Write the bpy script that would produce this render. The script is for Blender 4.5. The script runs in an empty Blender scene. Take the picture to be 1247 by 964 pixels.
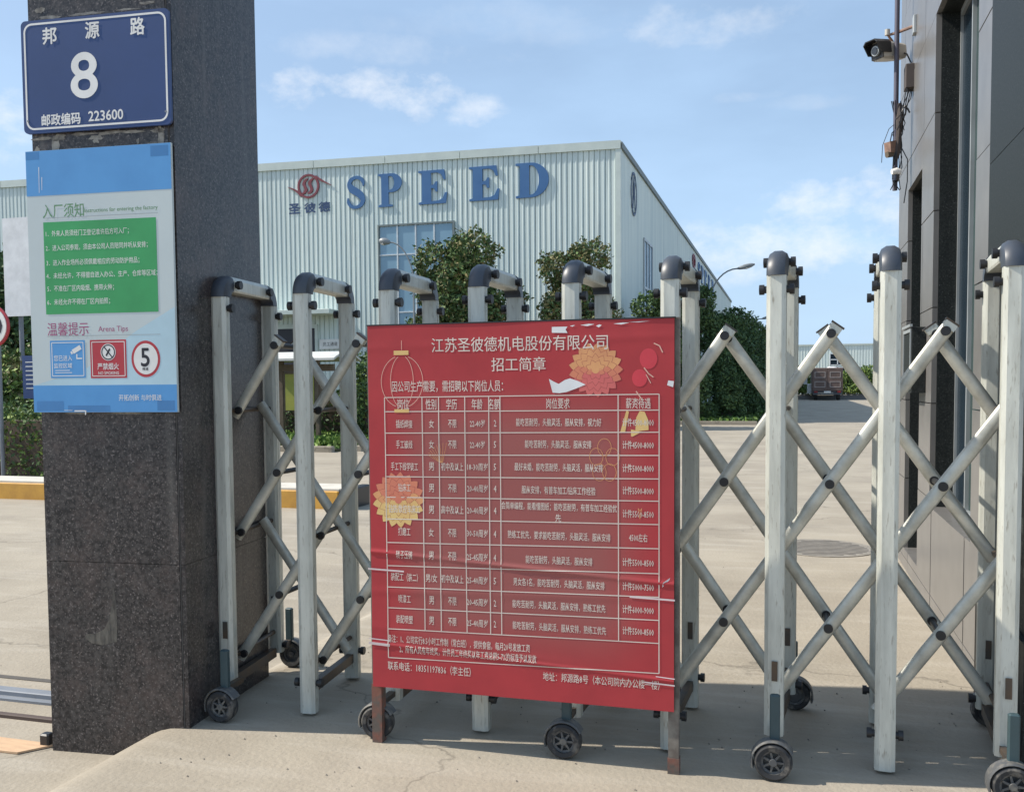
import bpy, math, random
import numpy as np
from mathutils import Vector, Matrix

# ---------------------------------------------------------------- camera, sky, sun, exposure
scene = bpy.context.scene
COL = scene.collection
R = math.radians

def rot_cols(r, u, b):
    return Matrix(((r[0], u[0], b[0]), (r[1], u[1], b[1]), (r[2], u[2], b[2])))

CAM_H = 1.35
YAW, PITCH, ROLL = R(16.3), R(3.0), R(0.45)
fw = Vector((-math.sin(YAW) * math.cos(PITCH), math.cos(YAW) * math.cos(PITCH), -math.sin(PITCH)))
r0 = Vector((math.cos(YAW), math.sin(YAW), 0))
u0 = r0.cross(fw)
rt = math.cos(ROLL) * r0 - math.sin(ROLL) * u0
up = math.sin(ROLL) * r0 + math.cos(ROLL) * u0
cam_d = bpy.data.cameras.new('camera')
cam = bpy.data.objects.new('camera', cam_d)
COL.objects.link(cam)
cam.matrix_world = Matrix.Translation((0, 0, CAM_H)) @ rot_cols(rt, up, -fw).to_4x4()
cam_d.sensor_width = 36
cam_d.lens = 1150 / 1247 * 36
cam_d.shift_y = (528.77 - 482) / 1247
cam_d.clip_start = 0.05
cam_d.clip_end = 3000
scene.camera = cam

SUN_EL = R(44)
SUN_AZ = R(10.0)          # turned from -X towards -Y
sun_dir = Vector((-math.cos(SUN_AZ) * math.cos(SUN_EL), -math.sin(SUN_AZ) * math.cos(SUN_EL), math.sin(SUN_EL)))
world = bpy.data.worlds.new('World')
scene.world = world
world.use_nodes = True
wt = world.node_tree
wt.nodes.clear()
def wn(t, **k):
    n = wt.nodes.new(t)
    for a, b in k.items():
        setattr(n, a, b)
    return n
w_out = wn('ShaderNodeOutputWorld')
w_bg = wn('ShaderNodeBackground')
w_bg.inputs['Strength'].default_value = 0.115
sky = wn('ShaderNodeTexSky')
sky.sky_type = 'NISHITA'
sky.sun_disc = False
sky.sun_elevation = SUN_EL
# direction of the sun measured clockwise from +Y
sky.sun_rotation = math.atan2(sun_dir.x, sun_dir.y)
sky.altitude = 0
sky.air_density = 1.0
sky.dust_density = 1.6
sky.ozone_density = 2.2
# clouds: soft noise shapes, thicker in a few banks, all over the sky dome
tc = wn('ShaderNodeTexCoord')
sepd = wn('ShaderNodeSeparateXYZ')
wt.links.new(tc.outputs['Generated'], sepd.inputs[0])
def wmath(op, a, b=None, c=None, clamp=False):
    n = wn('ShaderNodeMath', operation=op, use_clamp=clamp)
    for i, v in enumerate((a, b, c)):
        if v is None:
            continue
        if isinstance(v, (int, float)):
            n.inputs[i].default_value = v
        else:
            wt.links.new(v, n.inputs[i])
    return n.outputs[0]
def wnoise(sc, det, rough, scale3):
    mp = wn('ShaderNodeMapping')
    mp.inputs['Scale'].default_value = scale3
    wt.links.new(tc.outputs['Generated'], mp.inputs[0])
    n = wn('ShaderNodeTexNoise')
    n.inputs['Scale'].default_value = sc
    n.inputs['Detail'].default_value = det
    n.inputs['Roughness'].default_value = rough
    wt.links.new(mp.outputs[0], n.inputs['Vector'])
    return n.outputs['Fac']
def bank(d, sx, sz, lo, hi):
    """a cloud bank round the direction d: wide sx across, sz high, ragged by noise"""
    d = Vector(d).normalized()
    e1 = Vector((0, 0, 1)).cross(d).normalized()
    e2 = d.cross(e1)
    out = []
    for e, s in ((e1, sx), (e2, sz)):
        v = wn('ShaderNodeVectorMath', operation='DOT_PRODUCT')
        wt.links.new(tc.outputs['Generated'], v.inputs[0])
        v.inputs[1].default_value = e
        q = wmath('DIVIDE', v.outputs['Value'], s)
        out.append(wmath('MULTIPLY', q, q))
    r2 = wmath('ADD', out[0], out[1])
    v = wn('ShaderNodeVectorMath', operation='DOT_PRODUCT')
    wt.links.new(tc.outputs['Generated'], v.inputs[0])
    v.inputs[1].default_value = d
    front = wmath('GREATER_THAN', v.outputs['Value'], 0.0)
    m = wmath('SUBTRACT', 1.0, r2, clamp=True)
    return wmath('MULTIPLY', m, front), lo, hi
def pix_dir(px, py):
    return fw + rt * ((px - 623.5) / 1150) - up * ((py - 528.77) / 1150)
n_fine = wnoise(22, 7, 0.62, (1, 1, 1.5))
n_mid = wnoise(3.2, 5, 0.55, (1, 1, 3.0))
cover = None
for (px, py, sx, sz, gain) in ((362, 108, .042, .026, 1), (436, 101, .055, .020, .9), (505, 117, .075, .030, 1), (572, 134, .045, .024, .8),
                               (2, 150, .035, .045, .9), (980, 300, .20, .048, .9), (1040, 248, .12, .042, .9), (850, 28, .12, .030, .5), (480, 60, .16, .02, .3),
                               (905, 118, .05, .008, .25), (640, 30, .2, .03, .18), (980, 125, .06, .01, .2),
                               (2400, 150, .3, .09, .8), (-1500, 190, .4, .08, .7), (4200, -200, .5, .2, .5)):
    m, _, _ = bank(pix_dir(px, py), sx, sz, 0, 1)
    nz = wmath('MULTIPLY_ADD', n_fine, 3.4, -1.75)
    v = wmath('ADD', m, nz)
    v = wmath('SUBTRACT', v, 0.38)
    v = wmath('MULTIPLY', v, 0.75, clamp=True)
    v = wmath('MULTIPLY', v, wmath('MULTIPLY', m, 1.6, clamp=True))
    v = wmath('MULTIPLY', v, gain * .8)
    cover = v if cover is None else wmath('MAXIMUM', cover, v)
thin = wmath('MULTIPLY', wmath('SUBTRACT', n_mid, 0.44), 1.1, clamp=True)
thin = wmath('MULTIPLY', thin, 0.55)
low = wmath('MULTIPLY', wmath('SUBTRACT', 0.30, sepd.outputs[2], clamp=True), 1.1)
veil = wmath('ADD', wmath('ADD', 0.42, thin), low, clamp=True)          # thin milky veil over the whole sky
upm = wmath('GREATER_THAN', sepd.outputs[2], -0.02)
skymix = wn('ShaderNodeMix', data_type='RGBA')
wt.links.new(wmath('MULTIPLY', veil, upm), skymix.inputs[0])
wt.links.new(sky.outputs[0], skymix.inputs[6])
skymix.inputs[7].default_value = (4.5, 6.35, 8.7, 1)
cmix = wn('ShaderNodeMix', data_type='RGBA')
wt.links.new(wmath('MULTIPLY', cover, upm), cmix.inputs[0])
wt.links.new(skymix.outputs[2], cmix.inputs[6])
cmix.inputs[7].default_value = (7.4, 7.6, 7.9, 1)
wt.links.new(cmix.outputs[2], w_bg.inputs['Color'])
wt.links.new(w_bg.outputs[0], w_out.inputs[0])

sun_d = bpy.data.lights.new('sun', 'SUN')
sun_d.energy = 5.0
sun_d.angle = R(0.53)
sun_d.color = (1.0, 0.93, 0.82)
sun = bpy.data.objects.new('sun', sun_d)
COL.objects.link(sun)
sun.rotation_euler = sun_dir.to_track_quat('Z', 'Y').to_euler()

scene.view_settings.view_transform = 'Standard'
scene.view_settings.look = 'None'
scene.view_settings.exposure = 0.26
scene.view_settings.gamma = 1.0

# ---------------------------------------------------------------- materials
def mat(name, col, rough=0.6, metal=0.0, col2=None, nscale=4.0, lo=0.35, hi=0.65, detail=6, bump=0.0, bscale=60, stretch=(1, 1, 1),
        spec=0.5, fine=None, trans=0.0, extra=None):
    """procedural material: base colour varied by stretched noise, optional fine speckle and bump"""
    m = bpy.data.materials.new(name)
    m.use_nodes = True
    nt = m.node_tree
    b = nt.nodes['Principled BSDF']
    b.inputs['Roughness'].default_value = rough
    b.inputs['Metallic'].default_value = metal
    b.inputs['Specular IOR Level'].default_value = spec
    L = nt.links.new
    geo = nt.nodes.new('ShaderNodeNewGeometry')
    mp = nt.nodes.new('ShaderNodeMapping')
    mp.inputs['Scale'].default_value = stretch
    L(geo.outputs['Position'], mp.inputs[0])
    if col2 is None:
        col2 = tuple(c * 0.82 for c in col[:3])
    n = nt.nodes.new('ShaderNodeTexNoise')
    n.inputs['Scale'].default_value = nscale
    n.inputs['Detail'].default_value = detail
    n.inputs['Roughness'].default_value = 0.62
    L(mp.outputs[0], n.inputs['Vector'])
    rp = nt.nodes.new('ShaderNodeValToRGB')
    rp.color_ramp.elements[0].position = lo
    rp.color_ramp.elements[1].position = hi
    rp.color_ramp.elements[0].color = (*col2[:3], 1)
    rp.color_ramp.elements[1].color = (*col[:3], 1)
    L(n.outputs['Fac'], rp.inputs[0])
    out = rp.outputs[0]
    if fine:
        fcol, fs, f0, f1 = fine
        n2 = nt.nodes.new('ShaderNodeTexNoise')
        n2.inputs['Scale'].default_value = fs
        n2.inputs['Detail'].default_value = 3
        L(mp.outputs[0], n2.inputs['Vector'])
        mr = nt.nodes.new('ShaderNodeMapRange')
        mr.inputs[1].default_value = f0
        mr.inputs[2].default_value = f1
        L(n2.outputs['Fac'], mr.inputs[0])
        mx = nt.nodes.new('ShaderNodeMix')
        mx.data_type = 'RGBA'
        L(mr.outputs[0], mx.inputs[0])
        L(out, mx.inputs[6])
        mx.inputs[7].default_value = (*fcol, 1)
        out = mx.outputs[2]
    if extra:
        out = extra(nt, out, geo)
    L(out, b.inputs['Base Color'])
    if bump:
        n3 = nt.nodes.new('ShaderNodeTexNoise')
        n3.inputs['Scale'].default_value = bscale
        n3.inputs['Detail'].default_value = 4
        L(mp.outputs[0], n3.inputs['Vector'])
        bp = nt.nodes.new('ShaderNodeBump')
        bp.inputs['Strength'].default_value = 1.0
        bp.inputs['Distance'].default_value = bump
        L(n3.outputs['Fac'], bp.inputs['Height'])
        L(bp.outputs[0], b.inputs['Normal'])
    if trans:
        b.inputs['Transmission Weight'].default_value = trans
    return m

def concrete_extra(nt, out, geo):
    """fine cracks, broad worn patches and small pits in the concrete"""
    L = nt.links.new
    v = nt.nodes.new('ShaderNodeTexVoronoi')
    v.feature = 'DISTANCE_TO_EDGE'
    v.inputs['Scale'].default_value = 0.33
    wv = nt.nodes.new('ShaderNodeTexNoise')
    wv.inputs['Scale'].default_value = 1.7
    wv.inputs['Detail'].default_value = 8
    L(geo.outputs['Position'], wv.inputs['Vector'])
    ad = nt.nodes.new('ShaderNodeVectorMath')
    ad.operation = 'MULTIPLY_ADD'
    ad.inputs[1].default_value = (1.3, 1.3, 0)
    L(wv.outputs['Color'], ad.inputs[0])
    L(geo.outputs['Position'], ad.inputs[2])
    L(ad.outputs[0], v.inputs['Vector'])
    mr = nt.nodes.new('ShaderNodeMapRange')
    mr.inputs[1].default_value = 0.0
    mr.inputs[2].default_value = 0.006
    mr.inputs[3].default_value = 0.55
    mr.inputs[4].default_value = 0.0
    L(v.outputs['Distance'], mr.inputs[0])
    mx = nt.nodes.new('ShaderNodeMix')
    mx.data_type = 'RGBA'
    L(mr.outputs[0], mx.inputs[0])
    L(out, mx.inputs[6])
    mx.inputs[7].default_value = (.12, .105, .085, 1)
    n = nt.nodes.new('ShaderNodeTexNoise')
    n.inputs['Scale'].default_value = 0.42
    n.inputs['Detail'].default_value = 9
    n.inputs['Roughness'].default_value = 0.7
    L(geo.outputs['Position'], n.inputs['Vector'])
    m2 = nt.nodes.new('ShaderNodeMapRange')
    m2.inputs[1].default_value = 0.52
    m2.inputs[2].default_value = 0.68
    m2.inputs[4].default_value = 0.7
    L(n.outputs['Fac'], m2.inputs[0])
    mx2 = nt.nodes.new('ShaderNodeMix')
    mx2.data_type = 'RGBA'
    L(m2.outputs[0], mx2.inputs[0])
    L(mx.outputs[2], mx2.inputs[6])
    mx2.inputs[7].default_value = (.25, .222, .185, 1)
    # swept sand streaks running across the drive
    mp = nt.nodes.new('ShaderNodeMapping')
    mp.inputs['Scale'].default_value = (0.8, 5.0, 1)
    L(geo.outputs['Position'], mp.inputs[0])
    n3 = nt.nodes.new('ShaderNodeTexNoise')
    n3.inputs['Scale'].default_value = 1.2
    n3.inputs['Detail'].default_value = 8
    n3.inputs['Roughness'].default_value = 0.7
    L(mp.outputs[0], n3.inputs['Vector'])
    m3 = nt.nodes.new('ShaderNodeMapRange')
    m3.inputs[1].default_value = 0.5
    m3.inputs[2].default_value = 0.7
    m3.inputs[4].default_value = 0.55
    L(n3.outputs['Fac'], m3.inputs[0])
    mx3 = nt.nodes.new('ShaderNodeMix')
    mx3.data_type = 'RGBA'
    L(m3.outputs[0], mx3.inputs[0])
    L(mx2.outputs[2], mx3.inputs[6])
    mx3.inputs[7].default_value = (.44, .40, .335, 1)
    return mx3.outputs[2]

def granite_extra(nt, out, geo):
    """rain streaks, pale scuffs"""
    L = nt.links.new
    mp = nt.nodes.new('ShaderNodeMapping')
    mp.inputs['Scale'].default_value = (14, 14, 0.9)
    L(geo.outputs['Position'], mp.inputs[0])
    n = nt.nodes.new('ShaderNodeTexNoise')
    n.inputs['Scale'].default_value = 1.0
    n.inputs['Detail'].default_value = 6
    L(mp.outputs[0], n.inputs['Vector'])
    mr = nt.nodes.new('ShaderNodeMapRange')
    mr.inputs[1].default_value = 0.6
    mr.inputs[2].default_value = 0.78
    mr.inputs[4].default_value = 0.55
    L(n.outputs['Fac'], mr.inputs[0])
    mx = nt.nodes.new('ShaderNodeMix')
    mx.data_type = 'RGBA'
    L(mr.outputs[0], mx.inputs[0])
    L(out, mx.inputs[6])
    mx.inputs[7].default_value = (.14, .13, .12, 1)
    n2 = nt.nodes.new('ShaderNodeTexNoise')
    n2.inputs['Scale'].default_value = 4.2
    n2.inputs['Detail'].default_value = 9
    n2.inputs['Roughness'].default_value = 0.75
    L(geo.outputs['Position'], n2.inputs['Vector'])
    m2 = nt.nodes.new('ShaderNodeMapRange')
    m2.inputs[1].default_value = 0.5
    m2.inputs[2].default_value = 0.72
    m2.inputs[4].default_value = 0.5
    L(n2.outputs['Fac'], m2.inputs[0])
    mx2 = nt.nodes.new('ShaderNodeMix')
    mx2.data_type = 'RGBA'
    L(m2.outputs[0], mx2.inputs[0])
    L(mx.outputs[2], mx2.inputs[6])
    mx2.inputs[7].default_value = (.15, .108, .095, 1)
    return mx2.outputs[2]

M = {}
M['concrete'] = mat('concrete', (.375, .332, .265), .93, col2=(.295, .258, .205), nscale=.9, bump=.004, bscale=45, spec=.2,
                    fine=((.22, .2, .17), 130, .62, .75), extra=concrete_extra)
M['joint'] = mat('joint_dark', (.10, .09, .08), .9)
M['kerb_white'] = mat('kerb_white', (.62, .58, .50), .8, nscale=6)
M['kerb_yellow'] = mat('kerb_yellow', (.62, .34, .06), .7, col2=(.48, .25, .05), nscale=5)
M['granite'] = mat('dark_granite', (.070, .063, .061), .30, col2=(.019, .018, .020), nscale=62, lo=.41, hi=.61, spec=.4,
                   fine=((.19, .165, .155), 125, .57, .71), extra=granite_extra)
M['granite2'] = mat('dark_granite_plain', (.026, .030, .029), .5, col2=(.012, .015, .015), nscale=90, lo=.4, hi=.62, spec=.22,
                    fine=((.12, .12, .12), 170, .62, .76))
M['grout'] = mat('grout', (.12, .11, .10), .9)
M['alu'] = mat('satin_aluminium', (.64, .645, .575), .42, .15, col2=(.47, .475, .42), nscale=3, stretch=(8, 8, 1.2), lo=.32, hi=.62, bump=.0003, bscale=30,
               fine=((.26, .23, .18), 17, .60, .80))
M['bar'] = mat('weathered_aluminium_tube', (.60, .59, .52), .38, .35, col2=(.40, .39, .335), nscale=9, lo=.35, hi=.62, fine=((.38, .35, .30), 12, .62, .85))
M['steel_dark'] = mat('dark_steel', (.07, .065, .06), .5, .3, col2=(.12, .08, .05), nscale=12)
M['cap'] = mat('cap_plastic', (.045, .055, .075), .42, col2=(.06, .068, .08), nscale=8)
M['knob'] = mat('knob_plastic', (.018, .018, .02), .45)
M['teal'] = mat('teal_plate', (.045, .08, .09), .5, nscale=9)
M['tyre'] = mat('tyre_rubber', (.030, .031, .033), .8, col2=(.13, .12, .105), nscale=26, lo=.36, hi=.5)
M['rim'] = mat('rim_plastic', (.085, .088, .09), .55, col2=(.17, .16, .14), nscale=30, lo=.38, hi=.52)
M['rust'] = mat('rusty_steel', (.20, .085, .06), .75, col2=(.11, .09, .075), nscale=16, lo=.4, hi=.55, bump=.001, bscale=90)
M['tube_old'] = mat('old_painted_tube', (.22, .20, .17), .6, col2=(.12, .10, .085), nscale=14, lo=.4, hi=.6)
def poster_extra(nt, out, geo):
    L = nt.links.new
    sp = nt.nodes.new('ShaderNodeSeparateXYZ')
    L(geo.outputs['Position'], sp.inputs[0])
    # the print is faded in a wide middle field and keeps its strong red along the border
    fac = None
    for ax, c, hw in ((0, -.935, .50), (2, .85, .52)):
        s = nt.nodes.new('ShaderNodeMath'); s.operation = 'SUBTRACT'; s.inputs[1].default_value = c
        L(sp.outputs[ax], s.inputs[0])
        a = nt.nodes.new('ShaderNodeMath'); a.operation = 'ABSOLUTE'
        L(s.outputs[0], a.inputs[0])
        mr = nt.nodes.new('ShaderNodeMapRange')
        mr.interpolation_type = 'SMOOTHSTEP'
        mr.inputs[1].default_value = hw * .55; mr.inputs[2].default_value = hw * 1.05
        mr.inputs[3].default_value = 1; mr.inputs[4].default_value = 0
        L(a.outputs[0], mr.inputs[0])
        if fac is None: fac = mr.outputs[0]
        else:
            mm = nt.nodes.new('ShaderNodeMath'); mm.operation = 'MULTIPLY'
            L(fac, mm.inputs[0]); L(mr.outputs[0], mm.inputs[1]); fac = mm.outputs[0]
    mx = nt.nodes.new('ShaderNodeMix'); mx.data_type = 'RGBA'
    L(fac, mx.inputs[0]); L(out, mx.inputs[6]); mx.inputs[7].default_value = (.32, .10, .092, 1)
    return mx.outputs[2]
M['poster'] = mat('poster_red', (.43, .048, .054), .55, spec=.25, col2=(.37, .043, .049), nscale=5, lo=.35, hi=.65, extra=poster_extra)
M['poster_ink'] = mat('poster_ink_white', (.74, .66, .58), .6, spec=.3)
M['print_white'] = mat('print_white', (.86, .84, .80), .5)
M['print_pink'] = mat('print_pink', (.80, .45, .36), .5)
M['print_orange'] = mat('print_orange', (.72, .36, .15), .5, col2=(.60, .26, .12), nscale=9)
M['print_gold'] = mat('print_gold', (.72, .52, .20), .5, col2=(.66, .40, .15), nscale=9)
M['print_red'] = mat('print_red', (.66, .05, .07), .45)
M['torn'] = mat('torn_white', (.78, .79, .80), .6)
M['tape'] = mat('clear_tape', (.74, .62, .62), .3)
M['sign_blue'] = mat('sign_blue', (.028, .062, .185), .4, col2=(.024, .054, .16), nscale=3)
M['band_blue'] = mat('band_blue', (.10, .33, .66), .45, col2=(.085, .29, .60), nscale=5)
M['panel_white'] = mat('panel_white', (.58, .64, .63), .42, col2=(.53, .59, .59), nscale=2)
M['panel_sky'] = mat('panel_sky_blue', (.50, .68, .76), .42, nscale=2)
M['panel_green'] = mat('panel_green', (.05, .37, .12), .45)
M['txt_green'] = mat('text_green', (.12, .30, .14), .5)
M['txt_purple'] = mat('text_purple', (.42, .10, .22), .5)
M['txt_black'] = mat('text_black', (.02, .02, .03), .5)
M['icon_red'] = mat('icon_red', (.52, .045, .06), .5)
M['glue'] = mat('glue_residue', (.36, .34, .30), .9, col2=(.13, .12, .11), nscale=30)
M['ply'] = mat('thin_plywood', (.60, .40, .24), .8, col2=(.5, .33, .2), nscale=9, stretch=(1, 6, 1))
M['clad'] = mat('painted_cladding', (.70, .77, .72), .5, col2=(.54, .63, .62), nscale=1.5, stretch=(1.6, 1.6, .10), lo=.30, hi=.66, fine=((.36, .42, .41), 3.5, .62, .85))
M['clad_seam'] = mat('cladding_seam', (.20, .24, .24), .6)
M['fascia'] = mat('fascia_metal', (.60, .66, .61), .5, col2=(.52, .58, .54), nscale=2)
M['roof'] = mat('roof_metal', (.45, .5, .5), .5)
M['letter'] = mat('letter_blue', (.045, .135, .31), .45, col2=(.06, .16, .34), nscale=2)
M['letter_edge'] = mat('letter_dark_blue', (.03, .07, .17), .5)
M['logo_red'] = mat('logo_maroon', (.24, .05, .065), .5)
M['navy'] = mat('badge_navy', (.025, .06, .14), .5)
M['pane_blue'] = mat('blue_reflective_pane', (.22, .36, .46), .12, col2=(.18, .31, .41), nscale=.7, spec=.8)
M['pane_dark'] = mat('dark_pane', (.016, .028, .04), .25, spec=.15)
M['pane_green'] = mat('green_dark_pane', (.03, .055, .052), .25, spec=.15)
M['frame_grey'] = mat('frame_grey', (.42, .45, .46), .4, .3)
M['frame_white'] = mat('frame_white', (.7, .74, .76), .5)
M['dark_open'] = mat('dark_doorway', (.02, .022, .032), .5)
M['tile'] = mat('grey_cladding_panel', (.185, .178, .170), .32, col2=(.145, .14, .135), nscale=5, lo=.3, hi=.7, spec=.5, fine=((.17, .16, .15), 70, .62, .78))
M['plaster'] = mat('backing', (.05, .05, .05), .9)
M['cctv'] = mat('cctv_white', (.55, .52, .46), .45)
M['black'] = mat('black_plastic', (.02, .02, .022), .4)
M['lens'] = mat('glass_lens', (.01, .01, .015), .05, spec=1)
M['pole'] = mat('purple_grey_pole', (.10, .095, .13), .5, .2)
M['rustbox'] = mat('rusty_box', (.30, .18, .13), .7, col2=(.16, .10, .08), nscale=20)
M['lamp_grey'] = mat('lamp_grey', (.24, .26, .27), .4)
M['bark'] = mat('bark', (.13, .10, .075), .9, col2=(.08, .06, .045), nscale=12)
def leafmat(n, a, b):
    return mat(n, a, .6, col2=b, nscale=1.6, lo=.35, hi=.65, spec=.18, fine=(tuple(min(1, c * 1.6 + .01) for c in a), 9, .55, .75))
M['leaf_dark'] = leafmat('leaf_dark', (.080, .135, .058), (.045, .082, .038))
M['leaf_mid'] = leafmat('leaf_mid', (.125, .185, .06), (.07, .12, .045))
M['leaf_yellow'] = leafmat('leaf_olive', (.22, .19, .085), (.11, .125, .06))
M['leaf_bright'] = leafmat('leaf_bright', (.23, .31, .08), (.12, .19, .05))
M['grass'] = leafmat('grass_blade', (.13, .22, .04), (.07, .13, .03))
M['soil'] = mat('soil', (.10, .085, .055), .95, col2=(.06, .07, .03), nscale=3)
M['cable_tape'] = mat('cable_tape', (.075, .06, .055), .7)
M['board_wood'] = mat('board_brown', (.16, .12, .085), .7, col2=(.11, .085, .06), nscale=8)
M['board_yellow'] = mat('notice_olive', (.38, .37, .07), .5, col2=(.30, .33, .07), nscale=3)
M['notice'] = mat('notice_pale', (.5, .62, .6), .5)
M['roof_white'] = mat('shelter_roof', (.62, .62, .58), .5)
M['truck_brown'] = mat('truck_brown', (.16, .105, .085), .6, col2=(.11, .075, .065), nscale=4)
M['truck_white'] = mat('truck_white', (.75, .75, .74), .35)
M['truck_grey'] = mat('truck_grey', (.10, .10, .11), .5)
M['lamp_red'] = mat('tail_lamp', (.35, .02, .02), .3)
M['iron'] = mat('cast_iron', (.22, .20, .17), .8, .1, col2=(.30, .27, .225), nscale=14)
M['galv'] = mat('galvanised', (.22, .24, .27), .65, .2)
M['rust_edge'] = mat('rusty_edge', (.09, .06, .05), .7)

# ---------------------------------------------------------------- geometry helpers
class MB:
    def __init__(s):
        s.v, s.f = [], []
    def add(s, vs, fs):
        o = len(s.v)
        s.v += [tuple(v) for v in vs]
        s.f += [tuple(i + o for i in f) for f in fs]
        return s
    def box(s, x0, x1, y0, y1, z0, z1, ch=0.0):
        if ch <= 0:
            return s.add([(x, y, z) for z in (z0, z1) for y in (y0, y1) for x in (x0, x1)],
                         [(0, 2, 3, 1), (4, 5, 7, 6), (0, 1, 5, 4), (2, 6, 7, 3), (0, 4, 6, 2), (1, 3, 7, 5)])
        # chamfered vertical edges and top edge
        def ring(z, d):
            a, b, c, e = x0 + d, x1 - d, y0 + d, y1 - d
            return [(a + ch, c, z), (b - ch, c, z), (b, c + ch, z), (b, e - ch, z), (b - ch, e, z), (a + ch, e, z), (a, e - ch, z), (a, c + ch, z)]
        vs = ring(z0, 0) + ring(z1 - ch, 0) + ring(z1, ch)
        fs = [tuple(range(7, -1, -1)), tuple(range(16, 24))]
        for k in (0, 8):
            for i in range(8):
                j = (i + 1) % 8
                fs.append((k + i, k + j, k + 8 + j, k + 8 + i))
        return s.add(vs, fs)
    def prism(s, pts, axis, a0, a1):
        """pts 2-D outline (counter-clockwise), extruded along axis"""
        n = len(pts)
        def P(p, a):
            return {'x': (a, p[0], p[1]), 'y': (p[0], a, p[1]), 'z': (p[0], p[1], a)}[axis]
        vs = [P(p, a0) for p in pts] + [P(p, a1) for p in pts]
        fs = [tuple(range(n - 1, -1, -1)), tuple(range(n, 2 * n))]
        fs += [(i, (i + 1) % n, n + (i + 1) % n, n + i) for i in range(n)]
        return s.add(vs, fs)
    def cyl(s, p0, p1, r0, r1=None, n=16, caps=True):
        r1 = r0 if r1 is None else r1
        p0, p1 = Vector(p0), Vector(p1)
        d = (p1 - p0).normalized()
        a = d.orthogonal().normalized()
        b = d.cross(a)
        vs = []
        for p, r in ((p0, r0), (p1, r1)):
            for i in range(n):
                t = 2 * math.pi * i / n
                vs.append(p + (a * math.cos(t) + b * math.sin(t)) * r)
        fs = [(i, (i + 1) % n, n + (i + 1) % n, n + i) for i in range(n)]
        if caps:
            fs += [tuple(range(n - 1, -1, -1)), tuple(range(n, 2 * n))]
        return s.add(vs, fs)
    def tube(s, pts, r, n=8, radii=None):
        pts = [Vector(p) for p in pts]
        prev = None
        vs = []
        for k, p in enumerate(pts):
            d = (pts[min(k + 1, len(pts) - 1)] - pts[max(k - 1, 0)]).normalized()
            if prev is None:
                a = d.orthogonal().normalized()
            else:
                a = (prev - d * prev.dot(d)).normalized()
            prev = a
            b = d.cross(a)
            rr = radii[k] if radii else r
            for i in range(n):
                t = 2 * math.pi * i / n
                vs.append(p + (a * math.cos(t) + b * math.sin(t)) * rr)
        fs = []
        for k in range(len(pts) - 1):
            for i in range(n):
                j = (i + 1) % n
                fs.append((k * n + i, k * n + j, (k + 1) * n + j, (k + 1) * n + i))
        fs += [tuple(range(n - 1, -1, -1)), tuple(range((len(pts) - 1) * n, len(pts) * n))]
        return s.add(vs, fs)
    def lathe(s, c, prof, axis='y', n=28):
        """prof: (radius, offset along axis)"""
        vs, m = [], len(prof)
        for i in range(n):
            t = 2 * math.pi * i / n
            for r, a in prof:
                q = (math.cos(t) * r, math.sin(t) * r)
                v = {'y': (q[0], a, q[1]), 'x': (a, q[0], q[1]), 'z': (q[0], q[1], a)}[axis]
                vs.append((c[0] + v[0], c[1] + v[1], c[2] + v[2]))
        fs = []
        for i in range(n):
            j = (i + 1) % n
            for k in range(m - 1):
                fs.append((i * m + k, i * m + k + 1, j * m + k + 1, j * m + k))
        return s.add(vs, fs)
    def mesh(s, name, m, smooth=False, off=(0, 0, 0)):
        me = bpy.data.meshes.new(name)
        me.from_pydata([(v[0] - off[0], v[1] - off[1], v[2] - off[2]) for v in s.v], [], s.f)
        me.materials.append(m)
        if smooth:
            me.shade_smooth()
            me.set_sharp_from_angle(angle=R(35))
        return me
    def build(s, name, m, parent=None, smooth=False, kind=None, label=None):
        off = wloc(parent) if parent else (0, 0, 0)
        o = bpy.data.objects.new(name, s.mesh(name, m, smooth, off))
        COL.objects.link(o)
        if parent:
            o.parent = parent
        if kind:
            o['kind'] = kind
        if label:
            o['label'] = label
        return o

def wloc(o):
    v = Vector((0, 0, 0))
    while o:
        v += o.location
        o = o.parent
    return v
def thing(name, label, cat, loc=(0, 0, 0), group=None):
    o = bpy.data.objects.new(name, None)
    o.empty_display_size = 0.1
    COL.objects.link(o)
    o.location = loc
    o['label'] = label
    o['category'] = cat
    if group:
        o['group'] = group
    return o
def tag(o, label, cat, group=None):
    o['label'] = label
    o['category'] = cat
    if group:
        o['group'] = group
    return o
def link_mesh(name, me, parent, loc=(0, 0, 0), scale=None):
    o = bpy.data.objects.new(name, me)
    COL.objects.link(o)
    o.parent = parent
    o.location = loc
    if scale:
        o.scale = scale
    return o
def structure(o):
    o['kind'] = 'structure'
    return o

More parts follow.
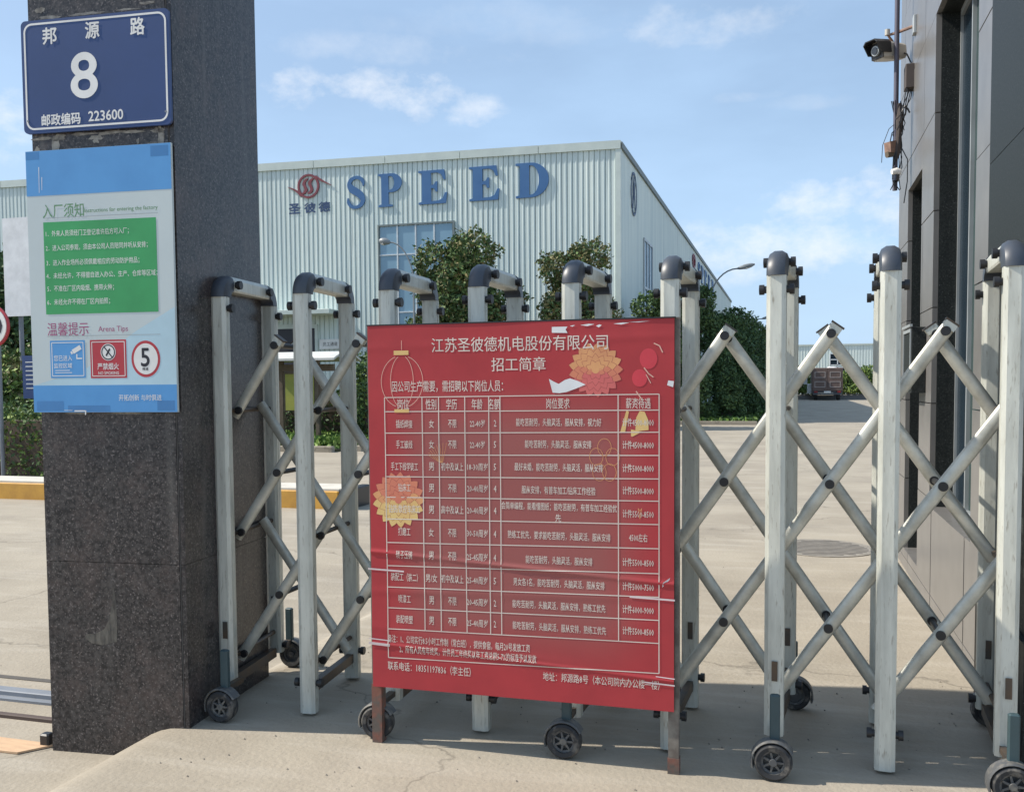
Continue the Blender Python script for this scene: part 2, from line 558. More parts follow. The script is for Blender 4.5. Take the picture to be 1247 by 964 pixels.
# flat lettering: built from Blender's own fonts, laid on a plane y = const facing -Y (or x = const)
_tcache = {}
def glyphs(s, bold=0.0, res=2):
    bold = 0.0
    key = (s, bold, res)
    if key in _tcache:
        return _tcache[key]
    cu = bpy.data.curves.new('t', 'FONT')
    cu.body = s
    cu.size = 1
    cu.resolution_u = res
    cu.offset = bold
    cu.fill_mode = 'FRONT'
    o = bpy.data.objects.new('t', cu)
    COL.objects.link(o)
    dg = bpy.context.evaluated_depsgraph_get()
    me = bpy.data.meshes.new_from_object(o.evaluated_get(dg))
    vs = [(v.co.x, v.co.y) for v in me.vertices]
    fs = [tuple(p.vertices) for p in me.polygons]
    bpy.data.objects.remove(o)
    bpy.data.curves.remove(cu)
    bpy.data.meshes.remove(me)
    _tcache[key] = (vs, fs)
    return vs, fs
def text_to(mb, s, x0, x1, zc, h, y, bold=0.0, disp=None, res=2, place=None):
    vs, fs = glyphs(s, bold, res)
    if not vs:
        return
    ax, bx = min(v[0] for v in vs), max(v[0] for v in vs)
    ay, by = min(v[1] for v in vs), max(v[1] for v in vs)
    steps = [(0, 0)] if bold < .003 else [(0, 0), (1, 0)] if bold < .02 else [(-1, 0), (1, 0), (0, 1), (0, -1)]
    amt = max(bold, .010) * h * .75
    for si, (sx, sz) in enumerate(steps):
      out = []
      for u, w in vs:
        X = x0 + sx * amt + (u - ax) / (bx - ax) * (x1 - x0)
        Z = zc + ((w - ay) / (by - ay) - .5) * h + sz * amt
        Y = y - .00006 * si + (disp(X, Z) if disp else 0)
        out.append((X, Y, Z))
      mb.add(out, fs)
def extruded_shape(name, loops, depth, m, parent, place, smooth=False):
    """loops: list of 2-D closed outlines (holes included), filled and given depth; place maps (u, w, d) to the world"""
    cu = bpy.data.curves.new('c', 'CURVE')
    cu.dimensions = '2D'
    cu.fill_mode = 'BOTH'
    cu.extrude = depth / 2
    for lp in loops:
        sp = cu.splines.new('POLY')
        sp.points.add(len(lp) - 1)
        for i, p in enumerate(lp):
            sp.points[i].co = (p[0], p[1], 0, 1)
        sp.use_cyclic_u = True
    o = bpy.data.objects.new('c', cu)
    COL.objects.link(o)
    dg = bpy.context.evaluated_depsgraph_get()
    me = bpy.data.meshes.new_from_object(o.evaluated_get(dg))
    mb = MB()
    mb.add([place(v.co.x, v.co.y, v.co.z + depth / 2) for v in me.vertices], [tuple(p.vertices) for p in me.polygons])
    bpy.data.objects.remove(o)
    bpy.data.curves.remove(cu)
    bpy.data.meshes.remove(me)
    return mb.build(name, m, parent)
def ribbon(pts, widths, sub=6):
    """outline polygon of a stroke of varying width through pts"""
    P = [Vector((p[0], p[1], 0)) for p in pts]
    Q, Wd = [], []
    for i in range(len(P) - 1):
        p0, p1, p2, p3 = P[max(i - 1, 0)], P[i], P[i + 1], P[min(i + 2, len(P) - 1)]
        for k in range(sub):
            t = k / sub
            Q.append(0.5 * ((2 * p1) + (p2 - p0) * t + (2 * p0 - 5 * p1 + 4 * p2 - p3) * t * t + (3 * p1 - p0 - 3 * p2 + p3) * t ** 3))
            Wd.append(widths[i] * (1 - t) + widths[i + 1] * t)
    Q.append(P[-1]); Wd.append(widths[-1])
    Lf, Rt = [], []
    for i, q in enumerate(Q):
        d = (Q[min(i + 1, len(Q) - 1)] - Q[max(i - 1, 0)]).normalized()
        nrm = Vector((-d.y, d.x, 0))
        Lf.append(q + nrm * Wd[i] / 2)
        Rt.append(q - nrm * Wd[i] / 2)
    return [(v.x, v.y) for v in Lf + Rt[::-1]]
def circle2(cx, cy, rx, ry=None, n=40, t0=0, t1=2 * math.pi):
    ry = rx if ry is None else ry
    return [(cx + math.cos(t0 + (t1 - t0) * i / n) * rx, cy + math.sin(t0 + (t1 - t0) * i / n) * ry) for i in range(n)]

def leaf_mesh(name, pts, size, mats, rng, midx=None, flat=0.0):
    """leaf-shaped quads at pts (N,3)"""
    n = len(pts)
    a = rng.normal(size=(n, 3)); a /= np.linalg.norm(a, axis=1)[:, None]
    b = rng.normal(size=(n, 3))
    b -= (b * a).sum(1)[:, None] * a
    b /= np.linalg.norm(b, axis=1)[:, None]
    s = size * rng.uniform(.6, 1.35, n)[:, None]
    V = np.empty((n, 4, 3))
    V[:, 0] = pts - a * s * .6
    V[:, 1] = pts + b * s * .32
    V[:, 2] = pts + a * s * .6
    V[:, 3] = pts - b * s * .32
    me = bpy.data.meshes.new(name)
    me.vertices.add(n * 4)
    me.vertices.foreach_set('co', V.reshape(-1).astype(np.float32))
    me.loops.add(n * 4)
    me.loops.foreach_set('vertex_index', np.arange(n * 4, dtype=np.int32))
    me.polygons.add(n)
    me.polygons.foreach_set('loop_start', np.arange(0, n * 4, 4, dtype=np.int32))
    for m in mats:
        me.materials.append(m)
    if midx is None:
        midx = rng.integers(0, len(mats), n)
    me.polygons.foreach_set('material_index', midx.astype(np.int32))
    me.update()
    me.validate()
    return me
def crown_points(rng, lobes, n):
    """points in and near the skin of many overlapping lobes: (x, y, z, rx, ry, rz)"""
    w = np.array([l[3] * l[4] * l[5] for l in lobes]) ** .67
    k = rng.choice(len(lobes), n, p=w / w.sum())
    L = np.array(lobes)[k]
    d = rng.normal(size=(n, 3)); d /= np.linalg.norm(d, axis=1)[:, None]
    # knobbly skin
    bumpv = 1 + .20 * np.sin(d[:, 0] * 9 + L[:, 0] * 7) * np.sin(d[:, 2] * 8 + L[:, 2] * 5) + .10 * np.sin(d[:, 1] * 13 + k)
    rr = (rng.uniform(.35, 1.0, n) ** .5) * bumpv
    return L[:, :3] + d * L[:, 3:6] * rr[:, None]

# lettering: text, left x, right x, centre height, letter height (metres)
POSTER_TEXT = [
    ('江苏圣彼德机电股份有限公司', -1.24, -0.594, 1.495, 0.0518),
    ('招工简章', -1.014, -0.815, 1.423, 0.0491),
    ('因公司生产需要，需招聘以下岗位人员：', -1.397, -0.972, 1.347, 0.0414),
    ('岗位', -1.375, -1.33, 1.283, 0.0391),
    ('性别', -1.265, -1.224, 1.282, 0.0387),
    ('学历', -1.186, -1.145, 1.282, 0.0385),
    ('年龄', -1.089, -1.049, 1.282, 0.0382),
    ('名额', -1.026, -0.984, 1.282, 0.038),
    ('岗位要求', -0.813, -0.73, 1.284, 0.0372),
    ('薪资待遇', -0.532, -0.448, 1.284, 0.0363),
    ('插纸焊接', -1.383, -1.318, 1.21, 0.0301),
    ('女', -1.253, -1.234, 1.211, 0.0299),
    ('不限', -1.179, -1.147, 1.212, 0.0297),
    ('22-40岁', -1.096, -1.04, 1.213, 0.028),
    ('2', -1.006, -0.997, 1.214, 0.0234),
    ('能吃苦耐劳，头脑灵活，服从安排，视力好', -0.924, -0.618, 1.218, 0.0287),
    ('计件4500-8000', -0.544, -0.437, 1.219, 0.028),
    ('手工嵌线', -1.384, -1.319, 1.135, 0.0302),
    ('女', -1.254, -1.235, 1.136, 0.0299),
    ('不限', -1.18, -1.148, 1.137, 0.0297),
    ('22-40岁', -1.097, -1.041, 1.137, 0.028),
    ('5', -1.007, -0.998, 1.138, 0.0235),
    ('能吃苦耐劳，头脑灵活，服从安排', -0.892, -0.653, 1.141, 0.0288),
    ('计件4500-8000', -0.544, -0.437, 1.142, 0.0281),
    ('手工下线学徒工', -1.406, -1.299, 1.054, 0.0303),
    ('男', -1.256, -1.236, 1.056, 0.03),
    ('初中及以上', -1.208, -1.123, 1.056, 0.0298),
    ('18-30周岁', -1.108, -1.031, 1.057, 0.0281),
    ('5', -1.008, -0.999, 1.058, 0.0235),
    ('最好未婚，能吃苦耐劳，头脑灵活，服从安排', -0.931, -0.613, 1.06, 0.0288),
    ('计件5000-8000', -0.544, -0.437, 1.062, 0.0282),
    ('钻床工', -1.378, -1.329, 0.976, 0.0303),
    ('男', -1.257, -1.237, 0.977, 0.0301),
    ('不限', -1.182, -1.15, 0.978, 0.0299),
    ('20-40周岁', -1.109, -1.032, 0.979, 0.0282),
    ('4', -1.009, -0.999, 0.98, 0.0236),
    ('服从安排，有普车加工/钻床工作经验', -0.905, -0.639, 0.979, 0.0289),
    ('计件5500-8000', -0.544, -0.437, 0.985, 0.0282),
    ('钻铣/数控车床工', -1.417, -1.293, 0.897, 0.0304),
    ('男', -1.258, -1.238, 0.898, 0.0302),
    ('高中及以上', -1.21, -1.124, 0.899, 0.03),
    ('20-40周岁', -1.11, -1.032, 0.9, 0.0282),
    ('4', -1.009, -1.0, 0.901, 0.0237),
    ('会简单编程，能看懂图纸；能吃苦耐劳，有普车加工经验优', -0.981, -0.564, 0.92, 0.029),
    ('先', -0.783, -0.762, 0.881, 0.029),
    ('计件5500-8500', -0.544, -0.437, 0.905, 0.0283),
    ('打磨工', -1.38, -1.332, 0.813, 0.0305),
    ('女', -1.259, -1.24, 0.814, 0.0302),
    ('不限', -1.184, -1.152, 0.815, 0.03),
    ('30-50周岁', -1.111, -1.033, 0.817, 0.0283),
    ('4', -1.01, -1.001, 0.817, 0.0237),
    ('熟练工优先，要求能吃苦耐劳，头脑灵活，服从安排', -0.958, -0.587, 0.818, 0.0291),
    ('4500左右', -0.522, -0.459, 0.823, 0.0284),
    ('转子压铸', -1.39, -1.325, 0.727, 0.0306),
    ('男', -1.26, -1.241, 0.729, 0.0303),
    ('不限', -1.185, -1.153, 0.73, 0.0301),
    ('25-45周岁', -1.112, -1.034, 0.731, 0.0284),
    ('4', -1.011, -1.002, 0.731, 0.0238),
    ('能吃苦耐劳，头脑灵活，服从安排', -0.892, -0.651, 0.731, 0.0291),
    ('计件5500-8500', -0.545, -0.437, 0.737, 0.0285),
    ('装配工（装二）', -1.413, -1.305, 0.643, 0.0307),
    ('男/女', -1.274, -1.229, 0.645, 0.0304),
    ('初中及以上', -1.213, -1.127, 0.646, 0.0302),
    ('25-40周岁', -1.113, -1.035, 0.646, 0.0285),
    ('5', -1.012, -1.002, 0.647, 0.0238),
    ('男女各1名，能吃苦耐劳，头脑灵活，服从安排', -0.938, -0.608, 0.649, 0.0292),
    ('计件5000-7500', -0.545, -0.437, 0.653, 0.0285),
    ('喷漆工', -1.384, -1.335, 0.562, 0.0308),
    ('男', -1.262, -1.243, 0.563, 0.0305),
    ('不限', -1.187, -1.155, 0.564, 0.0303),
    ('20-45周岁', -1.114, -1.036, 0.566, 0.0286),
    ('2', -1.012, -1.003, 0.566, 0.0239),
    ('能吃苦耐劳，头脑灵活，服从安排，熟练工优先', -0.942, -0.605, 0.569, 0.0293),
    ('计件6000-9000', -0.545, -0.437, 0.573, 0.0286),
    ('装配喷塑', -1.394, -1.328, 0.485, 0.0308),
    ('男', -1.263, -1.244, 0.487, 0.0306),
    ('不限', -1.188, -1.156, 0.488, 0.0304),
    ('25-40周岁', -1.115, -1.036, 0.489, 0.0286),
    ('2', -1.013, -1.004, 0.49, 0.024),
    ('能吃苦耐劳，头脑灵活，服从安排，熟练工优先', -0.942, -0.603, 0.491, 0.0294),
    ('计件5500-8500', -0.545, -0.437, 0.498, 0.0287),
    ('备注：1、公司实行8.5小时工作制（常白班），提供食宿，每月20号发放工资', -1.428, -0.879, 0.41, 0.0304),
    ('2、所有人员有年终奖，计件员工年终奖以年工资总额5-7%的标准予以发放', -1.382, -0.855, 0.373, 0.0303),
    ('联系电话：18351197836（李主任）', -1.43, -1.102, 0.307, 0.0338),
    ('地址：邦源路8号（本公司院内办公楼一楼）', -0.831, -0.417, 0.314, 0.0321),
]
SIGN_TEXT = [
    ('邦', -2.806, -2.745, 2.721, 0.0625),
    ('源', -2.619, -2.559, 2.728, 0.0619),
    ('路', -2.425, -2.366, 2.727, 0.0643),
    ('8', -2.686, -2.575, 2.56, 0.1683),
    ('邮政编码', -2.822, -2.652, 2.399, 0.0441),
    ('223600', -2.616, -2.467, 2.402, 0.0374),
    ('入厂须知', -2.832, -2.65, 2.047, 0.0542),
    ('Instructions for entering the factory', -2.647, -2.331, 2.04, 0.0204),
    ('1．外来人员须经门卫登记准许后方可入厂；', -2.821, -2.457, 1.958, 0.0254),
    ('2．进入公司参观，须由本公司人员陪同并听从安排；', -2.823, -2.378, 1.902, 0.0254),
    ('3．进入作业场所必须佩戴相应的劳动防护用品；', -2.822, -2.415, 1.844, 0.0255),
    ('4．未经允许，不得擅自进入办公、生产、仓库等区域；', -2.824, -2.339, 1.793, 0.0255),
    ('5．不准在厂区内吸烟、携带火种；', -2.822, -2.528, 1.743, 0.0256),
    ('6．未经允许不得在厂区内拍照；', -2.824, -2.547, 1.69, 0.0257),
    ('温馨提示', -2.828, -2.645, 1.584, 0.0517),
    ('Arena Tips', -2.602, -2.473, 1.578, 0.0272),
    ('您已进入', -2.803, -2.722, 1.47, 0.0227),
    ('监控区域', -2.804, -2.723, 1.44, 0.0195),
    ('严禁烟火', -2.61, -2.517, 1.435, 0.0257),
    ('NO SMOKING', -2.607, -2.517, 1.409, 0.0113),
    ('5', -2.419, -2.384, 1.468, 0.07),
    ('限速', -2.414, -2.389, 1.423, 0.0112),
    ('开拓创新 与时俱进', -2.521, -2.336, 1.312, 0.024),
]

# ---------------------------------------------------------------- ground
STREET = -0.13
def ground_z(x, y):
    """street level left of the pillar, apron and drive at 0, a short ramp between"""
    xa = -2.575
    t = min(1, max(0, (x - xa) / 0.26))
    t = math.sin(t * math.pi / 2)                   # crisp lower edge, rounded upper lip
    k = min(1, max(0, (y - 5.0) / 3.5))
    low = STREET * (1 - k)
    wav = 0.0
    if y < 3.1:                                     # the apron dips a little towards the road in front
        wav = -0.03 * min(1, (3.1 - y) / 2.2)
    return low * (1 - t) + wav * t
def axis_steps(a, b, fine, lo, hi, coarse):
    v = list(np.arange(a, b + 1e-6, fine))
    s = fine; x = a
    left = []
    while x > lo:
        s = min(s * 1.6, coarse); x -= s; left.append(x)
    s = fine; x = b
    right = []
    while x < hi:
        s = min(s * 1.6, coarse); x += s; right.append(x)
    return left[::-1] + v + right
gx = axis_steps(-4.0, -2.0, .0435, -900, 900, 200)
gy = axis_steps(1.0, 9.0, .25, -300, 1500, 200)
gm = MB()
gm.v = [(x, y, ground_z(x, y)) for y in gy for x in gx]
nx = len(gx)
gm.f = [(j * nx + i, j * nx + i + 1, (j + 1) * nx + i + 1, (j + 1) * nx + i) for j in range(len(gy) - 1) for i in range(nx - 1)]
g = structure(gm.build('ground', M['concrete'], smooth=True))

# loose grit and small stones swept against the gate and along the apron
grit = MB()
rgt = random.Random(21)
for k in range(420):
    gx_ = rgt.uniform(-2.3, 1.0) if k % 3 else rgt.uniform(-5.5, .7)
    gy_ = rgt.uniform(1.9, 4.6) if k % 3 else rgt.uniform(4, 9)
    if gx_ < -2.2 and gy_ < 3.9:
        continue
    s_ = rgt.uniform(.0015, .0055)
    z_ = ground_z(gx_, gy_) + s_ * .4
    grit.add([(gx_ - s_, gy_, z_), (gx_ + s_ * .8, gy_ - s_ * .6, z_), (gx_ + s_ * .5, gy_ + s_, z_), (gx_, gy_, z_ + s_ * .9), (gx_, gy_, z_ - s_)],
             [(0, 1, 3), (1, 2, 3), (2, 0, 3), (1, 0, 4), (2, 1, 4), (0, 2, 4)])
M['grit'] = mat('grit', (.30, .27, .23), .9, col2=(.13, .115, .10), nscale=8)
tag(grit.build('grit', M['grit']), 'loose grit and tiny stones scattered over the concrete apron', 'grit')['kind'] = 'stuff'

# near left: steel edge, rail and groove crossing the street level beside the pillar
t = thing('floor_rail', 'grey metal floor rail crossing the ground left of the granite pillar', 'rail', (-4.6, 3.64, STREET))
MB().box(-6.2, -2.93, 3.60, 3.66, -.135, -.095, .004).build('rail_bar', M['galv'], t)
MB().box(-6.2, -2.93, 3.56, 3.60, -.135, -.118).build('rail_flange', M['galv'], t)
tag(MB().box(-6.2, -2.93, 3.37, 3.40, -.14, -.112, .003).build('steel_edge', M['rust_edge']),
    'dark rusty steel edge strip nearest to the plywood scrap left of the pillar', 'edge strip')
tag(MB().box(-6.2, -2.90, 3.845, 3.885, -.14, -.127).build('ground_channel', M['joint']),
    'thin dark channel line farthest from the plywood scrap, left of the pillar', 'channel')
tag(MB().prism([(-4.2, 3.18), (-4.2, 3.02), (-2.99, 3.04), (-2.90, 3.155)][::-1], 'z', -.128, -.120).build('plywood_scrap', M['ply']),
    'thin brown plywood scrap lying flat on the ground left of the pillar', 'plywood')
tag(MB().box(-3.20, -3.06, 3.50, 3.545, -.135, -.124).build('drain_cover', M['iron']),
    'small rusty drain cover in the ground beside the floor rail', 'drain cover')
tag(MB().box(-2.965, -2.92, 3.13, 3.17, -.13, -.075, .006).build('pillar_foot_bracket', M['black']),
    'small black bracket at the foot of the pillar, left corner', 'bracket')

# ---------------------------------------------------------------- granite pillar with slabs
PX0, PX1, PY0, PY1, PTOP = -2.884, -2.268, 3.165, 3.87, 3.42
pil = thing('granite_pillar', 'tall dark speckled granite gate pillar carrying the blue number sign', 'pillar', (-2.6, 3.6, 0))
MB().box(PX0 + .02, PX1 - .02, PY0 + .02, PY1 - .02, -.3, PTOP - .02).build('core', M['grout'], pil)
for a, b in ((-.3, .654), (.654, 1.85), (1.85, PTOP)):
    a += .001; b -= .001
    MB().box(PX0, PX1 - .024, PY0, PY0 + .018, a, b).build('slab', M['granite'], pil)
for a, b in ((-.3, .654), (.654, PTOP)):
    a += .0008; b -= .0008
    MB().box(PX1 - .018, PX1, PY0 + .004, PY1 - .004, a, b).build('slab', M['granite'], pil)
    MB().box(PX0, PX0 + .018, PY0 + .021, PY1 - .021, a, b).build('slab', M['granite'], pil)
    MB().box(PX0, PX1 - .024, PY1 - .018, PY1, a, b).build('slab', M['granite'], pil)
MB().box(PX0, PX1, PY0, PY1, PTOP + .002, PTOP + .03, .004).build('capping', M['granite'], pil)
MB().box(PX1 - .0225, PX1 - .0195, PY0 + .002, PY0 + .012, -.1, PTOP).build('corner_joint', M['grout'], pil)
# glue marks between and below the two signs, a pale rubbed patch low on the face
gl = MB()
rg = random.Random(4)
def blob(cx, cz, rx, rz, y, n=14, jag=.35):
    pts = []
    for i in range(n):
        t = 2 * math.pi * i / n
        k = 1 + rg.uniform(-jag, jag)
        pts.append((cx + math.cos(t) * rx * k, y, cz + math.sin(t) * rz * k))
    o = len(gl.v)
    gl.v += pts
    gl.f.append(tuple(range(o, o + n)))
for cx, cz, rx, rz in ((-2.775, 2.305, .018, .035), (-2.765, 2.335, .030, .012), (-2.32, 2.315, .014, .040), (-2.335, 2.338, .03, .010), (-2.60, 2.325, .030, .010), (-2.60, 2.312, .012, .008),
                       (-2.54, 2.340, .06, .007), (-2.66, 2.342, .07, .006), (-2.44, 2.338, .05, .006), (-2.862, 2.29, .010, .022), (-2.84, 2.335, .04, .006),
                       (-2.50, 2.285, .05, .003), (-2.70, 2.288, .04, .003), (-2.36, 2.29, .02, .006), (-2.42, 2.30, .006, .012),
                       (-2.72, 1.252, .05, .004), (-2.50, 1.25, .09, .003),
                       (-2.79, 2.80, .05, .006), (-2.62, 2.800, .07, .005), (-2.45, 2.802, .05, .004), (-2.36, 2.82, .03, .006), (-2.83, 2.83, .02, .010)):
    blob(cx, cz, rx, rz, PY0 - .0012)
gl.build('glue_mark', M['glue'], pil)
rub = MB()
ry = PY0 - .0008
rub.add([(-2.72, ry, .345), (-2.69, ry, .325), (-2.64, ry, .318), (-2.60, ry, .33), (-2.575, ry, .335), (-2.572, ry, .42), (-2.574, ry, .50), (-2.585, ry, .56), (-2.592, ry, .49),
         (-2.605, ry, .43), (-2.63, ry, .385), (-2.67, ry, .365), (-2.715, ry, .36)], [tuple(range(13))])
M['rub'] = mat('rubbed_stone', (.16, .145, .12), .75, col2=(.05, .045, .04), nscale=22, stretch=(2, 2, .6))
rub.build('rubbed_patch', M['rub'], pil)

# ---------------------------------------------------------------- blue house-number sign
def rrect(x0, x1, z0, z1, r, n=6):
    pts = []
    for cx, cz, a in ((x1 - r, z1 - r, 0), (x0 + r, z1 - r, 90), (x0 + r, z0 + r, 180), (x1 - r, z0 + r, 270)):
        for i in range(n + 1):
            t = R(a + 90 * i / n)
            pts.append((cx + math.cos(t) * r, cz + math.sin(t) * r))
    return pts
SY = 3.145
s1 = thing('number_sign', 'dark blue house number sign with a large white 8, top of the pillar', 'sign', (-2.5887, SY, 2.58))
MB().prism(rrect(-2.9031, -2.2640, 2.351, 2.785, .02), 'y', SY, SY + .012).build('plate', M['sign_blue'], s1)
def frame_ring(x0, x1, z0, z1, r, w, y, d=.0006):
    a, b = rrect(x0, x1, z0, z1, r), rrect(x0 + w, x1 - w, z0 + w, z1 - w, max(r - w, .001))
    n = len(a)
    m = MB()
    m.add([(p[0], y, p[1]) for p in a] + [(p[0], y, p[1]) for p in b], [(i, (i + 1) % n, n + (i + 1) % n, n + i) for i in range(n)])
    return m
frame_ring(-2.8910, -2.2752, 2.364, 2.774, .035, .0075, SY - .0008).build('border_line', M['print_white'], s1)
def put_texts(idx, y, parent, m, bold=.012, name='lettering', data=None, res=3):
    for i in idx:
        b = MB()
        s, x0, x1, zc, h = data[i]
        text_to(b, s, x0, x1, zc, h, y, bold, res=res)
        b.build(name, m, parent)
put_texts([0, 1, 2, 4, 5], SY - .0012, s1, M['print_white'], .035, data=SIGN_TEXT)
put_texts([3], SY - .0012, s1, M['print_white'], .03, 'house_number', SIGN_TEXT, 8)
for x in (-2.8826, -2.2855):
    MB().cyl((x, SY - .003, 2.40), (x, SY + .002, 2.40), .004, n=10).build('screw', M['galv'], s1)

# ---------------------------------------------------------------- entry instruction board
s2 = thing('instruction_sign', 'blue and white factory entry instruction sign with green panel', 'sign', (-2.5887, SY, 1.77))
MB().box(-2.9012, -2.2696, SY, SY + .012, 1.255, 2.283).build('backing_board', M['panel_white'], s2)
def flat(x0, x1, z0, z1, y):
    return MB().add([(x0, y, z0), (x1, y, z0), (x1, y, z1), (x0, y, z1)], [(0, 1, 2, 3)])
flat(-2.9008, -2.2701, 2.108, 2.2825, SY - .0005).build('top_band', M['band_blue'], s2)
flat(-2.9008, -2.2701, 1.2555, 1.362, SY - .0005).build('bottom_band', M['band_blue'], s2)
pz = MB()
pz.add([(-2.9008, SY - .0004, 1.362), (-2.2701, SY - .0004, 1.362), (-2.2701, SY - .0004, 1.66), (-2.4394, SY - .0004, 1.57), (-2.6727, SY - .0004, 1.42)], [(0, 1, 2, 3, 4)])
pz.build('pale_corner', M['panel_sky'], s2)
flat(-2.8313, -2.3396, 1.643, 2.004, SY - .0008).build('green_panel', M['panel_green'], s2)
for z, x0, x1 in ((2.019, -2.8294, -2.3302), (1.555, -2.8294, -2.3340)):
    flat(x0, x1, z, z + .0022, SY - .0009).build('rule_line', M['frame_grey'], s2)
put_texts([6, 7], SY - .0012, s2, M['txt_green'], .0, 'title', SIGN_TEXT)
for k in range(8, 14):
    put_texts([k], SY - .0014, s2, M['print_white'], .008, 'rule_text', SIGN_TEXT, 2)
put_texts([14, 15], SY - .0012, s2, M['txt_purple'], .0, 'subtitle', SIGN_TEXT)
put_texts([22], SY - .0012, s2, M['print_white'], .01, 'slogan', SIGN_TEXT, 2)
# darker tape strips on the blue bands
for x0, x1, z0, z1 in ((-2.8872, -2.7660, 1.262, 1.30), (-2.7473, -2.5607, 1.258, 1.282), (-2.3554, -2.2808, 1.262, 1.30), (-2.3554, -2.2808, 2.235, 2.275), (-2.9003, -2.8406, 2.25, 2.28)):
    flat(x0, x1, z0, z1, SY - .0007).build('tape_strip', mat('band_dark', (.07, .24, .52), .3) if 'band_dark' not in bpy.data.materials else bpy.data.materials['band_dark'], s2)
scr = MB()
for x0, x1, z0, z1 in ((-2.8453, -2.8434, 2.12, 2.22), (-2.8331, -2.8313, 2.13, 2.18), (-2.7660, -2.7286, 1.262, 1.2635), (-2.7193, -2.6727, 1.258, 1.263), (-2.6727, -2.6680, 1.245, 1.262)):
    scr.add([(x0, SY - .0010, z0), (x1, SY - .0010, z0), (x1 + .002, SY - .0010, z1), (x0 + .001, SY - .0010, z1)], [(0, 1, 2, 3)])
scr.build('scratch', M['print_white'], s2)
# three icons
ic = flat(-2.8191, -2.6633, 1.391, 1.539, SY - .0009).build('camera_notice', M['band_blue'], s2)
frame_ring(-2.8126, -2.6699, 1.398, 1.532, .003, .003, SY - .0012).build('notice_border', M['print_white'], ic)
b = MB()
for i in (16, 17):
    text_to(b, SIGN_TEXT[i][0], SIGN_TEXT[i][1], SIGN_TEXT[i][2], SIGN_TEXT[i][3], SIGN_TEXT[i][4], SY - .0014, .01)
b.build('lettering', M['print_white'], ic)
b = MB()
c0 = Vector((-2.6978, 0, 1.503)); ca, sa = math.cos(R(28)), math.sin(R(28))
def camq(x0, x1, z0, z1):
    return [(c0.x + x * ca - z * sa, SY - .0014, c0.z + x * sa + z * ca) for x, z in ((x0, z0), (x1, z0), (x1, z1), (x0, z1))]
b.add(camq(-.022, .018, -.008, .010), [(0, 1, 2, 3)])
b.add(camq(-.032, -.024, -.005, .006), [(0, 1, 2, 3)])
b.add([(-2.7025, SY - .0014, 1.465), (-2.6773, SY - .0014, 1.465), (-2.6773, SY - .0014, 1.470), (-2.6978, SY - .0014, 1.470), (-2.6978, SY - .0014, 1.485), (-2.7025, SY - .0014, 1.485)], [(0, 1, 2, 3, 4, 5)])
b.add([(-2.7986, SY - .0014, 1.420), (-2.7333, SY - .0014, 1.420), (-2.7333, SY - .0014, 1.4225), (-2.7986, SY - .0014, 1.4225)], [(0, 1, 2, 3)])
b.add([(-2.7986, SY - .0014, 1.411), (-2.7240, SY - .0014, 1.411), (-2.7240, SY - .0014, 1.4135), (-2.7986, SY - .0014, 1.4135)], [(0, 1, 2, 3)])
b.build('camera_symbol', M['print_white'], ic)
ic = flat(-2.6409, -2.4823, 1.389, 1.539, SY - .0009).build('smoking_notice', M['icon_red'], s2)
frame_ring(-2.6344, -2.4889, 1.396, 1.532, .003, .003, SY - .0012).build('notice_border', M['print_white'], ic)
b = MB()
for i in (18, 19):
    text_to(b, SIGN_TEXT[i][0], SIGN_TEXT[i][1], SIGN_TEXT[i][2], SIGN_TEXT[i][3], SIGN_TEXT[i][4], SY - .0014, .02)
b.build('lettering', M['print_white'], ic)
b = MB()
o_ = circle2(-2.5616, 1.4905, .033)
b.add([(p[0], SY - .0012, p[1]) for p in o_], [tuple(range(40))])
b.build('symbol_disc', M['print_white'], ic)
b = MB()
for (ro, ri) in ((.030, .0255),):
    A, B_ = circle2(-2.5616, 1.4905, ro), circle2(-2.5616, 1.4905, ri)
    b.add([(p[0], SY - .0015, p[1]) for p in A] + [(p[0], SY - .0015, p[1]) for p in B_], [(i, (i + 1) % 40, 40 + (i + 1) % 40, 40 + i) for i in range(40)])
b.add([(-2.5812, SY - .0015, 1.510), (-2.5775, SY - .0015, 1.513), (-2.5420, SY - .0015, 1.471), (-2.5458, SY - .0015, 1.468)], [(0, 1, 2, 3)])
b.add([(-2.5738, SY - .0016, 1.478), (-2.5682, SY - .0016, 1.474), (-2.5514, SY - .0016, 1.500), (-2.5551, SY - .0016, 1.506), (-2.5607, SY - .0016, 1.500)], [(0, 1, 2, 3, 4)])
b.build('symbol_mark', M['txt_black'], ic)
b = MB()
b.add([(p[0], SY - .0009, p[1]) for p in circle2(-2.3993, 1.462, .062, .071)], [tuple(range(40))])
ic = b.build('speed_roundel', M['icon_red'], s2)
b = MB()
b.add([(p[0], SY - .0012, p[1]) for p in circle2(-2.3993, 1.462, .052, .060)], [tuple(range(40))])
b.build('roundel_face', M['print_white'], ic)
b = MB()
for i in (20, 21):
    text_to(b, SIGN_TEXT[i][0], SIGN_TEXT[i][1], SIGN_TEXT[i][2], SIGN_TEXT[i][3], SIGN_TEXT[i][4], SY - .0015, .03, res=5)
b.build('roundel_number', M['txt_black'], ic)

for o_ in (pil, s1, s2):          # pillar and its signs stand turned a few degrees to the gate line
    pv = Vector((-2.285, 3.165, 0))
    o_.location = pv + Matrix.Rotation(R(4.8), 3, 'Z') @ (o_.location - pv)
    o_.rotation_euler = (0, 0, R(4.8))

